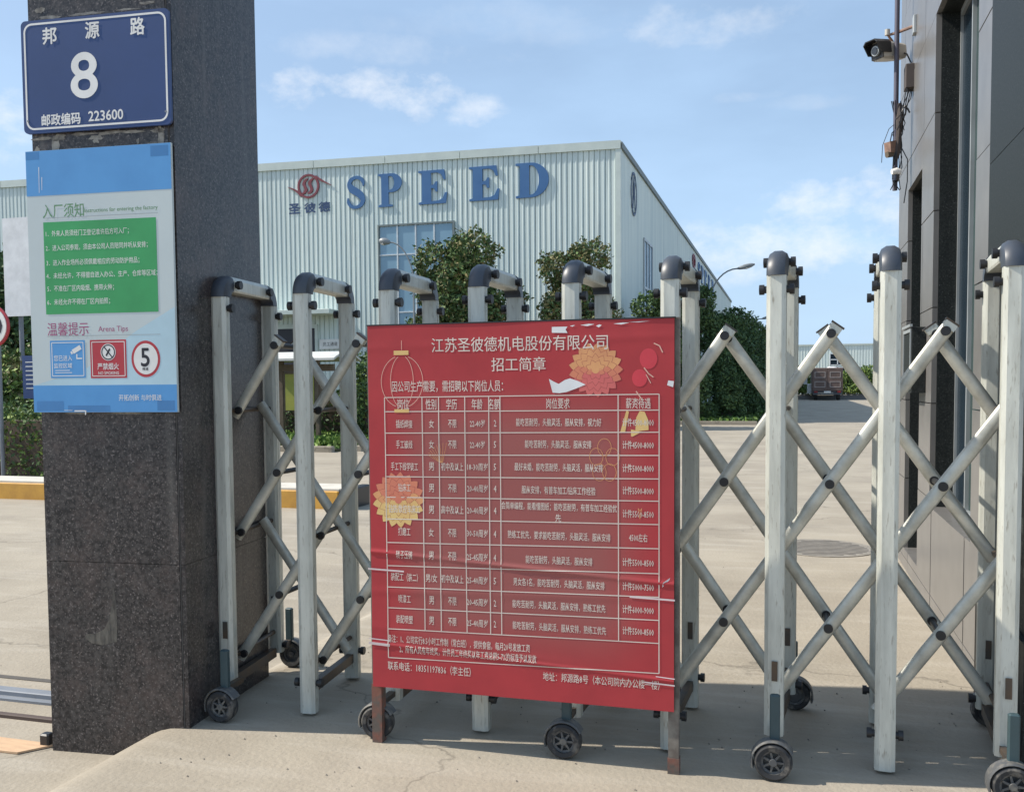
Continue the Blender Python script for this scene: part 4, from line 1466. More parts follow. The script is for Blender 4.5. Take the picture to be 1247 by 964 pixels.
# logo: ring, two S strokes, two tails
LX, LZ = -17.36, 8.86
lp = lambda u, v, d: (LX + u, FY - .01 - d, LZ + v)
extruded_shape('logo_ring', [circle2(0, 0, .45), circle2(0, 0, .375)], .05, M['logo_red'], fac, lp)
for dx in (-.13, .11):
    extruded_shape('logo_stroke', [ribbon([(dx + .13, .28), (dx + .02, .22), (dx - .05, .10), (dx, -.03), (dx + .03, -.14), (dx - .05, -.24), (dx - .15, -.26)], [.02, .09, .12, .10, .12, .09, .02])], .05, M['logo_red'], fac, lp)
extruded_shape('logo_tail', [ribbon([(.30, .36), (.55, .18), (.95, -.02)], [.06, .07, .01])], .045, M['logo_red'], fac, lp)
extruded_shape('logo_tail', [ribbon([(-.86, .02), (-.52, -.14), (-.30, -.36)], [.01, .07, .06])], .045, M['logo_red'], fac, lp)
for ch, x0 in (('圣', -18.20), ('彼', -17.55), ('德', -16.95)):
    vs, fs = glyphs(ch, .035, 2)
    b = MB()
    text_to(b, ch, x0, x0 + .46, 8.06, .36, FY - .02, .05)
    b.build('logo_character', M['letter_edge'], fac)
# side wall: oval badge, tall window, small logo and letters
sp = lambda cy, cz: (lambda u, v, d: (FXR + .03 + d, cy + u, cz + v))
extruded_shape('side_badge', [circle2(0, 0, .66, .80), circle2(0, 0, .57, .71)], .02, M['navy'], fac, sp(35.35, 8.38))
for pts, wd in (([(-.28, -.55), (-.10, .1), (0, .62)], [.10, .12, .09]), ([(.28, -.55), (.12, .05), (.04, .5)], [.10, .11, .05]), ([(-.16, -.12), (.16, -.12)], [.14, .14])):
    extruded_shape('badge_stroke', [ribbon(pts, wd)], .02, M['navy'], fac, sp(35.35, 8.38))
w = MB()
wy0, wy1, wz0, wz1 = 37.85, 40.2, 2.6, 7.1
for yy in (wy0, wy0 + (wy1 - wy0) / 3, wy0 + (wy1 - wy0) * 2 / 3, wy1):
    w.box(FXR - .02, FXR + .07, yy - .05, yy + .05, wz0, wz1)
for zz in (wz0, 4.4, 5.2, wz1):
    w.box(FXR - .02, FXR + .065, wy0, wy1, zz - .05, zz + .05)
o = w.build('window', M['frame_grey'], fac)
for k in range(3):
    for z0_, z1_ in ((wz0, 4.4), (4.4, 5.2), (5.2, wz1)):
        ya = wy0 + (wy1 - wy0) * k / 3
        MB().box(FXR + .01, FXR + .03, ya + .05, ya + (wy1 - wy0) / 3 - .05, z0_ + .05, z1_ - .05).build('pane', M['pane_blue'], o)
extruded_shape('side_logo', [circle2(0, 0, .9, .42), circle2(0, 0, .7, .32)], .05, M['logo_red'], fac, sp(58.5, 8.75))
extruded_shape('side_logo_stroke', [ribbon([(.2, .28), (0, .12), (.05, -.05), (-.2, -.26)], [.1, .25, .25, .1])], .05, M['logo_red'], fac, sp(58.5, 8.75))
for loops, y0, w_ in ((S_, 61.2, 1.5), (P_, 63.6, 1.6), (E_, 66.2, 1.6), (E_, 69.2, 1.6), (D_, 72.4, 1.8)):
    extruded_shape('side_letter', loops, .05, M['letter'], fac, (lambda y0, w_: (lambda u, v, d: (FXR + .03 + d, y0 + u * w_, 7.95 + v * 1.15)))(y0, w_))

# ---------------------------------------------------------------- planting, lawns, hedges, trees
def slab(name, pts, z0, z1, m):
    return structure(MB().prism(pts, 'z', z0, z1).build(name, m))
slab('lawn', [(-60, 17.6), (-9.0, 17.6), (-8.6, 18.0), (-8.6, 31.6), (-60, 31.6)], -.05, .06, M['soil'])
slab('planting_strip', [(-5.3, 31.4), (-1.3, 31.4), (-.9, 31.8), (-.9, 92), (-5.3, 92)], -.05, .06, M['soil'])
for x0, x1, y0, y1 in ((-60, -8.95, 17.45, 17.6), (-8.6, -8.45, 17.8, 31.6), (-5.3, -.95, 31.25, 31.4), (-.9, -.75, 31.6, 92)):
    structure(MB().box(x0, x1, y0, y1, -.05, .12, .01).build('kerb', M['concrete']))
rng = np.random.default_rng(7)
def leaves(name, pts, size, mats_, label=None, cat=None, group=None, parent=None, stuff=False, seed=0):
    rg_ = np.random.default_rng(1000 + seed)
    me = leaf_mesh(name, pts - np.array(wloc(parent) if parent else (0, 0, 0)), size, mats_, rg_)
    o = bpy.data.objects.new(name, me)
    COL.objects.link(o)
    if parent:
        o.parent = parent
    if label:
        tag(o, label, cat, group)
    if stuff:
        o['kind'] = 'stuff'
    return o
def box_pts(x0, x1, y0, y1, z0, z1, n, jit=.05):
    """points on and just under the faces of a clipped hedge"""
    a = np.array([(x1 - x0) * (y1 - y0), (x1 - x0) * (z1 - z0), (x1 - x0) * (z1 - z0), (y1 - y0) * (z1 - z0), (y1 - y0) * (z1 - z0)])
    k = rng.choice(5, n, p=a / a.sum())
    u, v = rng.uniform(size=n), rng.uniform(size=n)
    p = np.stack([x0 + (x1 - x0) * u, y0 + (y1 - y0) * v, z0 + (z1 - z0) * rng.uniform(size=n)], 1)
    p[k == 0, 2] = z1
    p[k == 1, 1] = y0
    p[k == 2, 1] = y1
    p[k == 3, 0] = x0
    p[k == 4, 0] = x1
    w_ = .06 * np.sin(p[:, 0] * 2.3) + .05 * np.sin(p[:, 0] * 5.1 + 1) + .04 * np.sin(p[:, 1] * 4)
    p[:, 2] += np.where(k == 0, w_, 0)
    return p + rng.normal(size=p.shape) * jit
def hedge(x0, x1, y0, y1, h, n, label, mats_, leaf=.07, group=None, seed=1):
    t_ = thing('hedge', label, 'hedge', ((x0 + x1) / 2, (y0 + y1) / 2, 0), group)
    MB().box(x0 + .12, x1 - .12, y0 + .12, y1 - .12, 0, h - .14).build('stems', M['bark'], t_)
    leaves('foliage', box_pts(x0, x1, y0, y1, .02, h, n), leaf, mats_, parent=t_, seed=seed)
    return t_
def tree(label, x, y, h, r, trunk_h, mats_, n=9000, leaf=.13, seed=0, cat='tree', group=None, cone=0.0, name='tree', nl=14):
    rg_ = np.random.default_rng(seed)
    t_ = thing(name, label, cat, (x, y, 0), group)
    lobes = [(x, y, trunk_h + (h - trunk_h) * .45, r * .62, r * .62, (h - trunk_h) * .42)]
    for i in range(nl):
        f = (i + .5) / nl
        z = trunk_h + (h - trunk_h) * (.10 + .82 * f)
        prof = math.sin(math.pi * (.18 + .74 * f)) ** .6 * (1 - cone * f)
        a = i * 2.4 + rg_.uniform(-.4, .4)
        d = r * prof * rg_.uniform(.45, .72)
        s_ = r * rg_.uniform(.28, .42) * (1 - .45 * cone * f)
        lobes.append((x + math.cos(a) * d, y + math.sin(a) * d, z, s_, s_, s_ * rg_.uniform(.75, 1.1)))
    lobes.append((x + rg_.uniform(-.1, .1) * r, y, h - r * .22, r * .26, r * .26, r * .24))
    m = MB()
    pts = [(x, y, 0), (x + .03, y, trunk_h * .5), (x - .02, y + .02, trunk_h), (x, y, trunk_h + (h - trunk_h) * .6)]
    tr = .05 + .022 * h
    m.tube(pts, tr, 8, [tr * 1.3, tr, tr * .8, tr * .3])
    for L in lobes[1:]:
        z0_ = trunk_h * .85 + (L[2] - trunk_h) * .35
        m.tube([(x, y, z0_), ((x + L[0]) / 2, (y + L[1]) / 2, (z0_ + L[2]) / 2 + .1), L[:3]], tr * .3, 5, [tr * .4, tr * .28, tr * .1])
    m.build('trunk', M['bark'], t_, True)
    leaves('crown', crown_points(rg_, lobes, n), leaf, mats_, parent=t_, seed=seed)
    return t_
LD, LM, LY, LB = M['leaf_dark'], M['leaf_mid'], M['leaf_yellow'], M['leaf_bright']
tree('round dark green tree in front of the big blue factory window', -9.35, 27, 5.75, 1.95, 1.2, [LD, LM, LM, LY], 24000, .115, 11)
tree('olive tinged tree with reddish new leaves left of the factory corner', -6.15, 28, 5.55, 1.50, 1.1, [LM, LY, LY, LD], 20000, .105, 12)
tree('dark small tree just right of the factory corner, behind the poster top', -4.25, 32.6, 4.55, 1.15, .9, [LD, LM, LM], 14000, .10, 13)
tree('dark tree standing tallest in the row along the factory side wall', -3.25, 36.0, 5.0, 1.35, .9, [LD, LD, LM, LM], 16000, .105, 14)
grp = 'trees in the strip along the factory side wall'
for i, (x, y, h, r) in enumerate([(-2.5, 38.8, 4.1, 1.3), (-2.4, 42.0, 4.6, 1.4), (-2.3, 46, 4.5, 1.5), (-2.2, 50, 4.6, 1.5), (-2.1, 55, 4.6, 1.5), (-2.0, 60, 4.5, 1.5), (-2.0, 66, 4.6, 1.5), (-2.0, 73, 4.3, 1.5), (-2.0, 81, 4.2, 1.5)]):
    lab = 'dark evergreen tree, %s behind the tallest one beside the factory wall' % ['first', 'second', 'third', 'fourth', 'fifth', 'sixth', 'seventh', 'eighth', 'ninth and last'][i]
    tree(lab, x, y, h, r, .7, [LD, LD, LM], 11000 if i < 3 else 5000, .11 if i < 3 else .17, 20 + i, group=grp)
for i, (x, y, h) in enumerate([(-2.9, 32.3, 2.3), (-1.9, 32.9, 1.9), (-2.2, 34.6, 2.6), (-1.45, 35.8, 1.9), (-1.6, 38.6, 2.1), (-1.5, 41.2, 2.0), (-1.5, 44.2, 2.0), (-1.45, 47.5, 2.0)]):
    lab = ['clipped dark conical shrub nearest the road corner of the planting strip', 'low rounded dark shrub beside the nearest conical one', 'taller clipped conical shrub in the second rank of the strip'][i] if i < 3 else 'clipped dark conical shrub by the road edge, %s counted from the near corner' % ['fourth', 'fifth', 'sixth', 'seventh', 'eighth'][i - 3]
    tree(lab, x, y, h, .78, .15, [LD, LD, LM], 4200, .085, 40 + i, cat='shrub', group='clipped conical shrubs along the road', cone=.75, name='conical_shrub', nl=9)
# left side hedges and trees
hedge(-17.5, -8.8, 11.6, 12.9, 1.0, 16000, 'clipped low green hedge behind the yellow kerb, left of the pillar', [LM, LD, LB], .06, seed=51)
hedge(-9.4, -8.7, 19.6, 20.6, 1.35, 5000, 'small clipped hedge block right of the notice shelter', [LM, LB, LD], .07, seed=52)
hedge(-16.5, -9.5, 21.2, 22.4, 1.15, 9000, 'dark clipped hedge behind the notice shelter', [LD, LM, LD], .075, seed=53)
tree('round bush with pale flecks right of the notice shelter', -9.9, 21.4, 2.25, .95, .2, [LM, LD, LB], 6000, .08, 54, 'bush', name='round_bush')
tree('dark round shrub between the pale flecked bush and the poster', -8.85, 22.8, 2.0, .8, .2, [LD, LD, LM], 4500, .08, 55, 'bush', name='round_bush')
tree('tall dark tree behind the white blank panel at the left edge', -17.0, 17.5, 4.3, 2.1, 1.0, [LD, LM, LD], 14000, .13, 56)
tree('yellow green bushy tree below the blue notice at the left edge', -13.7, 14.4, 1.95, 1.05, .25, [LB, LM, LY], 9000, .085, 57, 'bush', name='round_bush')
tree('dark green bush beside the speed limit post', -15.4, 14.6, 2.4, 1.2, .3, [LD, LM], 8000, .09, 58, 'bush', name='round_bush')
gp = np.stack([rng.uniform(-16.5, -8.9, 15000), rng.uniform(17.7, 21.2, 15000), rng.uniform(.05, .22, 15000)], 1)
leaves('grass', gp, .14, [M['grass'], M['leaf_bright']], 'short bright green grass in front of the notice shelter', 'grass', stuff=True, seed=60)
gp = np.stack([rng.uniform(-4.9, -1.0, 16000), rng.uniform(31.5, 50, 16000), rng.uniform(.05, .20, 16000)], 1)
leaves('grass', gp, .13, [M['grass'], M['leaf_mid']], 'dull green grass at the feet of the conical shrubs', 'grass', stuff=True, seed=61)
gp = np.stack([rng.uniform(-12.0, -8.9, 9000), rng.uniform(22.5, 31, 9000), rng.uniform(.05, .20, 9000)], 1)
leaves('grass', gp, .14, [M['grass'], M['leaf_mid']], 'green grass between the round tree and the factory front', 'grass', stuff=True, seed=62)

# yellow and white kerb of the traffic island
t = thing('island_kerb', 'low yellow and white painted kerb with a black end behind the gate', 'kerb', (-9, 10, 0))
x = -15.0
while x < -4.75:
    x1 = min(x + 3.5, -4.72)
    MB().box(x + .004, x1 - .004, 9.35, 9.92, .0, .20, .012).build('kerb_block', M['kerb_yellow'], t)
    MB().box(x + .004, x1 - .004, 9.37, 9.90, .2005, .222).build('kerb_top', M['kerb_white'], t)
    x = x1
MB().box(-4.718, -4.60, 9.34, 9.93, 0, .225, .015).build('end_cap', M['black'], t)

# notice shelter
t = thing('notice_shelter', 'brown notice shelter with curved white roof and yellow poster behind the gate', 'notice board', (-10.9, 19.7, 0))
for x in (-11.35, -10.42):
    MB().box(x - .045, x + .045, 19.65, 19.74, 0, 2.02).build('post', M['board_wood'], t)
MB().box(-11.9, -10.0, 19.64, 19.75, 1.70, 1.86).build('header_beam', M['board_wood'], t)
MB().box(-11.9, -10.3, 19.67, 19.72, .78, 1.69).build('back_board', M['board_wood'], t)
m = MB()
prof = [(19.0 + .14 * k, 1.93 + .17 * math.sin(math.pi * k / 10)) for k in range(11)]
m.prism([(p[0], p[1] + .05) for p in prof][::-1] + prof, 'x', -12.0, -9.65)
m.build('curved_roof', M['roof_white'], t)
MB().box(-11.24, -10.50, 19.655, 19.667, .80, 1.64).build('yellow_poster', M['board_yellow'], t)
MB().box(-11.85, -11.42, 19.655, 19.667, .78, 1.62).build('pale_poster', M['notice'], t)
b = MB()
for k in range(9):
    b.box(-11.78, -11.5 - .05 * (k % 3), 19.650, 19.654, 1.50 - k * .075, 1.515 - k * .075)
b.build('print_rows', M['txt_green'], t)

# left edge: white panel on a post, blue notice, speed limit sign
t = thing('blank_panel', 'white blank rectangular panel on a post at the left edge above the hedge', 'panel', (-13.9, 14.6, 0))
MB().box(-13.66, -13.08, 13.98, 14.02, 2.66, 4.42).build('panel_face', M['torn'], t)
MB().cyl((-13.4, 14.07, 0), (-13.4, 14.07, 4.3), .04, n=12).build('post', M['galv'], t)
t = thing('blue_notice', 'small dark blue notice with white lines peeping out left of the pillar', 'sign', (-12.6, 13.4, 0))
MB().box(-12.75, -12.20, 13.38, 13.42, 1.18, 1.92).build('panel_face', M['sign_blue'], t)
MB().box(-12.50, -12.45, 13.42, 13.46, 0, 1.9).build('post', M['galv'], t)
b = MB()
for k in range(7):
    b.box(-12.68, -12.30, 13.376, 13.379, 1.80 - k * .075, 1.815 - k * .075)
b.build('print_rows', M['print_white'], t)
t = thing('speed_limit_sign', 'round white speed limit sign with red rim at the left edge', 'sign', (-11.40, 11.4, 0))
MB().cyl((-11.40, 11.40, 2.28), (-11.40, 11.43, 2.28), .31, n=40).build('red_rim', M['icon_red'], t)
MB().cyl((-11.40, 11.385, 2.28), (-11.40, 11.40, 2.28), .278, n=40).build('face', M['print_white'], t)
MB().cyl((-11.35, 11.47, 0), (-11.35, 11.47, 2.4), .03, n=10).build('post', M['galv'], t)
b = MB()
text_to(b, '10', -11.61, -11.19, 2.28, .27, 11.382, .02)
b.build('number', M['txt_black'], t)

# ---------------------------------------------------------------- street lamps
def lamp(label, x, y, h, reach, ang, group='curved street lamps of the factory yard', r=.045, head=.55):
    t_ = thing('street_lamp', label, 'street lamp', (x, y, 0), group)
    c, s_ = math.cos(ang), math.sin(ang)
    pts = [(x, y, 0), (x, y, h * .8)]
    for k in range(1, 9):
        f = k / 8
        pts.append((x + c * reach * f ** 1.6, y + s_ * reach * f ** 1.6, h * .8 + (h * .2) * math.sin(f * math.pi / 2)))
    MB().tube(pts, r, 8, [r * 1.3, r] + [r * .7] * 8).build('pole', M['lamp_grey'], t_, True)
    e = Vector(pts[-1]); d = Vector((c, s_, .22)).normalized()
    m_ = MB()
    ps = [e - d * .05 + d * head * f for f in (0, .15, .45, .8, 1)]
    m_.tube(ps, .1, 10, [.03, .07, .105, .09, .03])
    m_.build('lamp_head', M['lamp_grey'], t_, True)
    m_ = MB()
    ps = [e + Vector((0, 0, -.04)) + d * head * f for f in (.25, .45, .7)]
    m_.tube(ps, .07, 10, [.05, .085, .06])
    m_.build('lamp_glass', M['print_white'], t_, True)
lamp('curved grey street lamp in front of the blue factory window', -10.25, 25.2, 5.45, .75, math.pi * 1.0, head=.35, r=.03)
lamp('grey street lamp reaching right above the nearest trees by the wall', -3.2, 41, 6.15, 1.15, 0, head=.75)
lamp('grey street lamp farther down the road, above the dark trees', -2.9, 62, 5.4, 1.3, 0, head=.8)
lamp('tiny grey street lamp at the far end of the tree row', -2.6, 88, 4.9, 1.4, 0, head=.9)

# ---------------------------------------------------------------- manhole
t = thing('manhole_cover', 'round cast iron manhole cover with curved ribs in the drive', 'manhole cover', (.27, 8.05, 0))
MB().lathe((.27, 8.05, 0), [(.42, -.02), (.42, .006), (.385, .006), (.385, -.01)], 'z', 48).build('ring', M['iron'], t)
m = MB()
m.cyl((.27, 8.05, -.02), (.27, 8.05, .0045), .38, n=48)
m.build('lid', M['iron'], t)
m = MB()
for k in range(-5, 6):
    d = k * .065
    hl = math.sqrt(max(.36 ** 2 - d * d, .001))
    n_ = 10
    for i in range(n_):
        a0, a1 = -hl + 2 * hl * i / n_, -hl + 2 * hl * (i + 1) / n_
        w0, w1 = .02 * math.sin(a0 * 14), .02 * math.sin(a1 * 14)
        m.add([(.27 + a0, 8.05 + d + w0 - .012, .0062), (.27 + a1, 8.05 + d + w1 - .012, .0062), (.27 + a1, 8.05 + d + w1 + .012, .0062), (.27 + a0, 8.05 + d + w0 + .012, .0062)], [(0, 1, 2, 3)])
m.build('lid_rib', M['joint'], t)

# ---------------------------------------------------------------- guard house on the right
WX = .82
gh = thing('guard_house', 'grey panelled guard house with dark recessed windows at the right', 'building', (WX, 6, 0))
YS = [4.40, 4.95, 5.50, 6.05, 6.60, 7.15, 7.70, 8.0]
ZS = [-.05, .08, .65, 1.22, 1.79, 2.36, 2.93, 3.50, 4.07, 4.64, 5.2]
OPEN = [(4.80, 6.13, .60, 3.50), (6.66, 7.40, .14, 2.72)]
def cells():
    ycut = sorted(set(YS + [o[0] for o in OPEN] + [o[1] for o in OPEN]))
    zcut = sorted(set(ZS + [o[2] for o in OPEN] + [o[3] for o in OPEN]))
    for a, b in zip(YS[:-1], YS[1:]):
        for c, d in zip(ZS[:-1], ZS[1:]):
            rects = [(a, b, c, d)]
            for (oy0, oy1, oz0, oz1) in OPEN:
                nr = []
                for (p, q_, r_, s_) in rects:
                    if q_ <= oy0 + 1e-6 or p >= oy1 - 1e-6 or s_ <= oz0 + 1e-6 or r_ >= oz1 - 1e-6:
                        nr.append((p, q_, r_, s_)); continue
                    if p < oy0: nr.append((p, oy0, r_, s_))
                    if q_ > oy1: nr.append((oy1, q_, r_, s_))
                    yy0, yy1 = max(p, oy0), min(q_, oy1)
                    if r_ < oz0: nr.append((yy0, yy1, r_, oz0))
                    if s_ > oz1: nr.append((yy0, yy1, oz1, s_))
                rects = nr
            for rct in rects:
                yield rct, (a, b, c, d)
for (p, q_, r_, s_), (a, b, c, d) in cells():
    e = .003
    p2 = p + (e if abs(p - a) < 1e-6 else 0); q2 = q_ - (e if abs(q_ - b) < 1e-6 else 0)
    r2 = r_ + (e if abs(r_ - c) < 1e-6 else 0); s2_ = s_ - (e if abs(s_ - d) < 1e-6 else 0)
    if q2 - p2 < .01 or s2_ - r2 < .01:
        continue
    off = random.Random(int(a * 100 + c * 1000)).uniform(-.0015, .0015)
    MB().box(WX + off, WX + .03, p2, q2, r2, s2_).build('wall_panel', M['tile'], gh)
# backing split round the openings
bk = MB()
bk.box(WX + .031, WX + .05, 4.40, 4.78, -.05, 5.2); bk.box(WX + .031, WX + .05, 6.15, 6.64, -.05, 5.2); bk.box(WX + .031, WX + .05, 7.42, 8.0, -.05, 5.2)
bk.box(WX + .031, WX + .05, 4.78, 6.15, -.05, .58); bk.box(WX + .031, WX + .05, 4.78, 6.15, 3.52, 5.2)
bk.box(WX + .031, WX + .05, 6.64, 7.42, -.05, .12); bk.box(WX + .031, WX + .05, 6.64, 7.42, 2.74, 5.2)
bk.build('backing', M['joint'], gh)
MB().box(WX + .25, 6.5, 4.45, 7.98, -.05, 5.2).build('inner_wall', M['plaster'], gh)
MB().box(WX - .03, 6.6, 4.35, 8.05, 5.205, 5.35, .01).build('roof_edge', M['tile'], gh)
for zc_ in range(9):
    for xx in range(5):
        MB().box(WX + .033 + xx * 1.1, WX + .027 + (xx + 1) * 1.1, 7.985, 8.01, ZS[zc_ + 1] + .003, ZS[zc_ + 2] - .003).build('wall_panel', M['tile'], gh)
for k, (oy0, oy1, oz0, oz1) in enumerate(OPEN):
    D = .135
    rv = MB()
    rv.box(WX + .0305, WX + D, oy1 - .004, oy1 + .02, oz0, oz1)          # far reveal, facing the gate
    rv.box(WX + .0305, WX + D, oy0 - .02, oy0 + .004, oz0, oz1)
    rv.box(WX + .0305, WX + D, oy0 + .004, oy1 - .004, oz1 - .004, oz1 + .02)
    rv.build('granite_reveal', M['granite2'], gh)
    MB().box(WX + .001, WX + D, oy0, oy1, oz0 - .018, oz0 - .001).build('sill', M['tile'], gh)
    fr = MB()
    xf = WX + D - .012
    fr.box(xf + .006, xf + .05, oy1 - .020, oy1 - .005, oz0 + .001, oz1 - .005)
    fr.box(xf, xf + .05, oy0 + .001, oy0 + .035, oz0 + .001, oz1 - .001)
    fr.box(xf + .002, xf + .048, oy0 + .035, oy1 - .035, oz1 - .036, oz1 - .001)
    fr.box(xf + .002, xf + .048, oy0 + .035, oy1 - .035, oz0 + .001, oz0 + .036)
    ym = oy0 + (oy1 - oy0) * .69
    fr.box(xf + .001, xf + .049, ym - .012, ym + .012, oz0 + .036, oz1 - .036)
    w_ = fr.build('window', M['frame_grey'], gh)
    MB().box(xf + .02, xf + .026, ym + .012, oy1 - .020, oz0 + .037, oz1 - .037).build('pane', M['pane_dark'], w_)
    MB().box(xf + .022, xf + .028, oy0 + .035, ym - .012, oz0 + .037, oz1 - .037).build('pane', M['pane_green'], w_)
t = thing('granite_pier', 'dark granite gate pier at the right edge beside the guard house', 'pillar', (1.1, 3.9, 0))
for a, b_ in zip([.0, .46, 1.35, 2.25, 3.15, 4.05], [.457, 1.347, 2.247, 3.147, 4.047, 4.9]):
    MB().box(WX - .02 if a > .4 else WX - .045, 1.55, 3.52, 4.39, a, b_).build('slab', M['granite2'], t)
MB().box(WX - .018, WX - .004, 4.3925, 4.40, .46, 4.9).build('edge_joint', M['galv'], t)
# meter cabinet on the wall
t = thing('wall_cabinet', 'dark metal wall cabinet with pale edge between the guard house windows', 'cabinet', (.77, 6.55, 1.5))
MB().box(.735, WX, 6.36, 6.76, 1.28, 1.69, .004).build('body', M['pane_dark'] if False else M['granite2'], t)
MB().box(.722, .738, 6.345, 6.775, 1.692, 1.708).build('top_lip', M['frame_grey'], t)
w = MB(); w.box(.728, .734, 6.37, 6.39, 1.30, 1.68); w.box(.728, .734, 6.73, 6.75, 1.30, 1.68); w.box(.728, .734, 6.39, 6.73, 1.66, 1.68); w.box(.728, .734, 6.39, 6.73, 1.30, 1.32)
w.build('door_frame', M['frame_grey'], t)

# camera, arm, pole, cables
t = thing('security_camera', 'beige bullet security camera on a bracket high on the guard house', 'camera', (.72, 7.3, 3.7))
hd = Vector((-.72, -.66, -.12)).normalized()
pc = Vector((.655, 7.3, 3.685))
side = hd.cross(Vector((0, 0, 1))).normalized(); upv = side.cross(hd)
def ob(cx_, hx, hy, hz, taper=1.0):
    m_ = MB()
    vs = []
    for sx in (-1, 1):
        k_ = taper if sx > 0 else 1
        for sy in (-1, 1):
            for sz in (-1, 1):
                vs.append(cx_ + hd * hx * sx + side * hy * sy * k_ + upv * hz * sz * k_)
    m_.add(vs, [(0, 1, 3, 2), (4, 6, 7, 5), (0, 4, 5, 1), (2, 3, 7, 6), (0, 2, 6, 4), (1, 5, 7, 3)])
    return m_
def ring8(c, hx, hz, chf):
    pts = [(-hx + chf, -hz), (hx - chf, -hz), (hx, -hz + chf), (hx, hz - chf), (hx - chf, hz), (-hx + chf, hz), (-hx, hz - chf), (-hx, -hz + chf)]
    return [c + side * p + upv * q for p, q in pts]
m = MB()
secs = [(-.15, .030, .032, .012), (-.145, .045, .050, .016), (-.03, .052, .060, .018), (.09, .054, .062, .014)]
for d_, a_, b2, c_ in secs:
    m.v += [tuple(v) for v in ring8(pc + hd * d_, a_, b2, c_)]
for k in range(len(secs) - 1):
    for i in range(8):
        j = (i + 1) % 8
        m.f.append((k * 8 + i, k * 8 + j, k * 8 + 8 + j, k * 8 + 8 + i))
m.f += [tuple(range(8)), tuple(range(24, 32))]
m.build('housing', M['cctv'], t)
m = MB()
hood = [(-.060, -.02), (-.060, .050), (-.040, .072), (.040, .072), (.060, .050), (.060, -.02)]
for d_, k_ in ((.02, 1.0), (.16, 1.06)):
    for sc_ in (1.0, .90):
        m.v += [tuple(pc + hd * (d_ if q > 0 else d_ - .04 * (d_ > .1)) + side * p * sc_ * k_ + upv * q * (sc_ if q > 0 else 1)) for p, q in hood]
for i in range(5):
    m.f += [(i, i + 1, 12 + i + 1, 12 + i), (6 + i, 18 + i, 18 + i + 1, 6 + i + 1), (12 + i, 12 + i + 1, 18 + i + 1, 18 + i), (i, 6 + i, 7 + i, i + 1)]
m.build('sun_shield', M['black'], t)
ob(pc + hd * .095, .006, .050, .054).build('front_plate', M['black'], t)
MB().cyl(pc + hd * .1, pc + hd * .118, .034, n=20).build('lens_ring', M['frame_grey'], t)
MB().cyl(pc + hd * .1185, pc + hd * .124, .024, n=16).build('lens', M['lens'], t)
MB().tube([pc - hd * .06 + upv * .07, (.66, 7.28, 3.79), (.72, 7.27, 3.80), (.83, 7.10, 3.78)], .011, 8).build('arm', M['rustbox'], t, True)
MB().cyl((.655, 7.28, 3.79), (.655, 7.28, 3.83), .018, n=10).build('arm_knob', M['cctv'], t)
MB().box(.80, WX + .002, 7.06, 7.14, 3.72, 3.84, .004).build('wall_plate', M['frame_grey'], t)
MB().tube([pc - hd * .13, (.79, 7.32, 3.66), (.81, 7.3, 3.60), (.815, 7.2, 3.55)], .005, 6).build('cable', M['black'], t, True)
tag(MB().cyl((.715, 7.25, 2.7), (.715, 7.25, 5.6), .017, n=12).build('cable_pole', M['pole'], None, True),
    'thin purple grey vertical pole beside the security camera', 'pole')
t = thing('junction_box', 'dark weathered junction box with hanging wires below the camera', 'junction box', (.78, 7.2, 3.45))
MB().box(.765, WX + .0, 7.14, 7.26, 3.38, 3.54, .003).build('box_body', M['cable_tape'], t)
rg = random.Random(9)
for k in range(5):
    x_, y_ = .775 + .01 * k, 7.15 + .02 * k
    pts = [(x_, y_, 3.38)]
    for j in range(1, 6):
        pts.append((x_ - .018 * j * rg.uniform(.4, 1.1), y_ + rg.uniform(-.02, .02), 3.38 - .055 * j))
    MB().tube(pts, .0035, 5).build('wire', M['black'], t, True)
t = thing('cable_bundle', 'tangled dark cables taped round the pole beneath the junction box', 'cables', (.73, 7.25, 3.15))
MB().tube([(.735, 7.24, 3.30), (.74, 7.235, 3.2), (.735, 7.24, 3.1), (.725, 7.24, 2.98), (.715, 7.24, 2.9)], .022, 8, [.012, .026, .020, .026, .012]).build('bundle', M['cable_tape'], t, True)
for k in range(6):
    pts = []
    a = rg.uniform(0, 6)
    for j in range(9):
        f = j / 8
        pts.append((.73 + .03 * math.sin(a + f * 6) + .02 * rg.uniform(-1, 1), 7.24 + .02 * math.cos(a + f * 5), 3.32 - .62 * f))
    MB().tube(pts, .0035, 5).build('wire', M['black'], t, True)
MB().tube([(.73, 7.24, 3.18), (.67, 7.24, 3.13), (.63, 7.25, 3.02), (.625, 7.25, 2.90)], .0025, 5).build('loose_wire', M['black'], t, True)
MB().tube([(.73, 7.24, 3.14), (.69, 7.24, 3.10), (.67, 7.24, 3.0), (.685, 7.24, 2.95)], .004, 5).build('loose_wire', M['black'], t, True)
MB().tube([(.75, 7.24, 3.0), (.79, 7.2, 2.9), (.79, 7.2, 2.75), (.77, 7.2, 2.6)], .004, 5).build('loose_wire', M['black'], t, True)
MB().tube([(.80, 7.2, 3.22), (.785, 7.2, 3.25), (.77, 7.2, 3.27), (.74, 7.2, 3.22)], .006, 6).build('loose_wire', M['black'], t, True)
t = thing('small_floodlight', 'small rusty brown floodlight clamped to the pole under the cables', 'floodlight', (.69, 7.25, 2.98))
ob(Vector((.685, 7.24, 3.00)), .035, .035, .045, .8).build('lamp_body', M['rustbox'], t)
MB().cyl((.655, 7.215, 2.945), (.70, 7.24, 2.955), .022, n=10).build('reflector', M['board_wood'], t)
t = thing('dome_camera', 'small white camera below the rusty floodlight', 'camera', (.72, 7.25, 2.79))
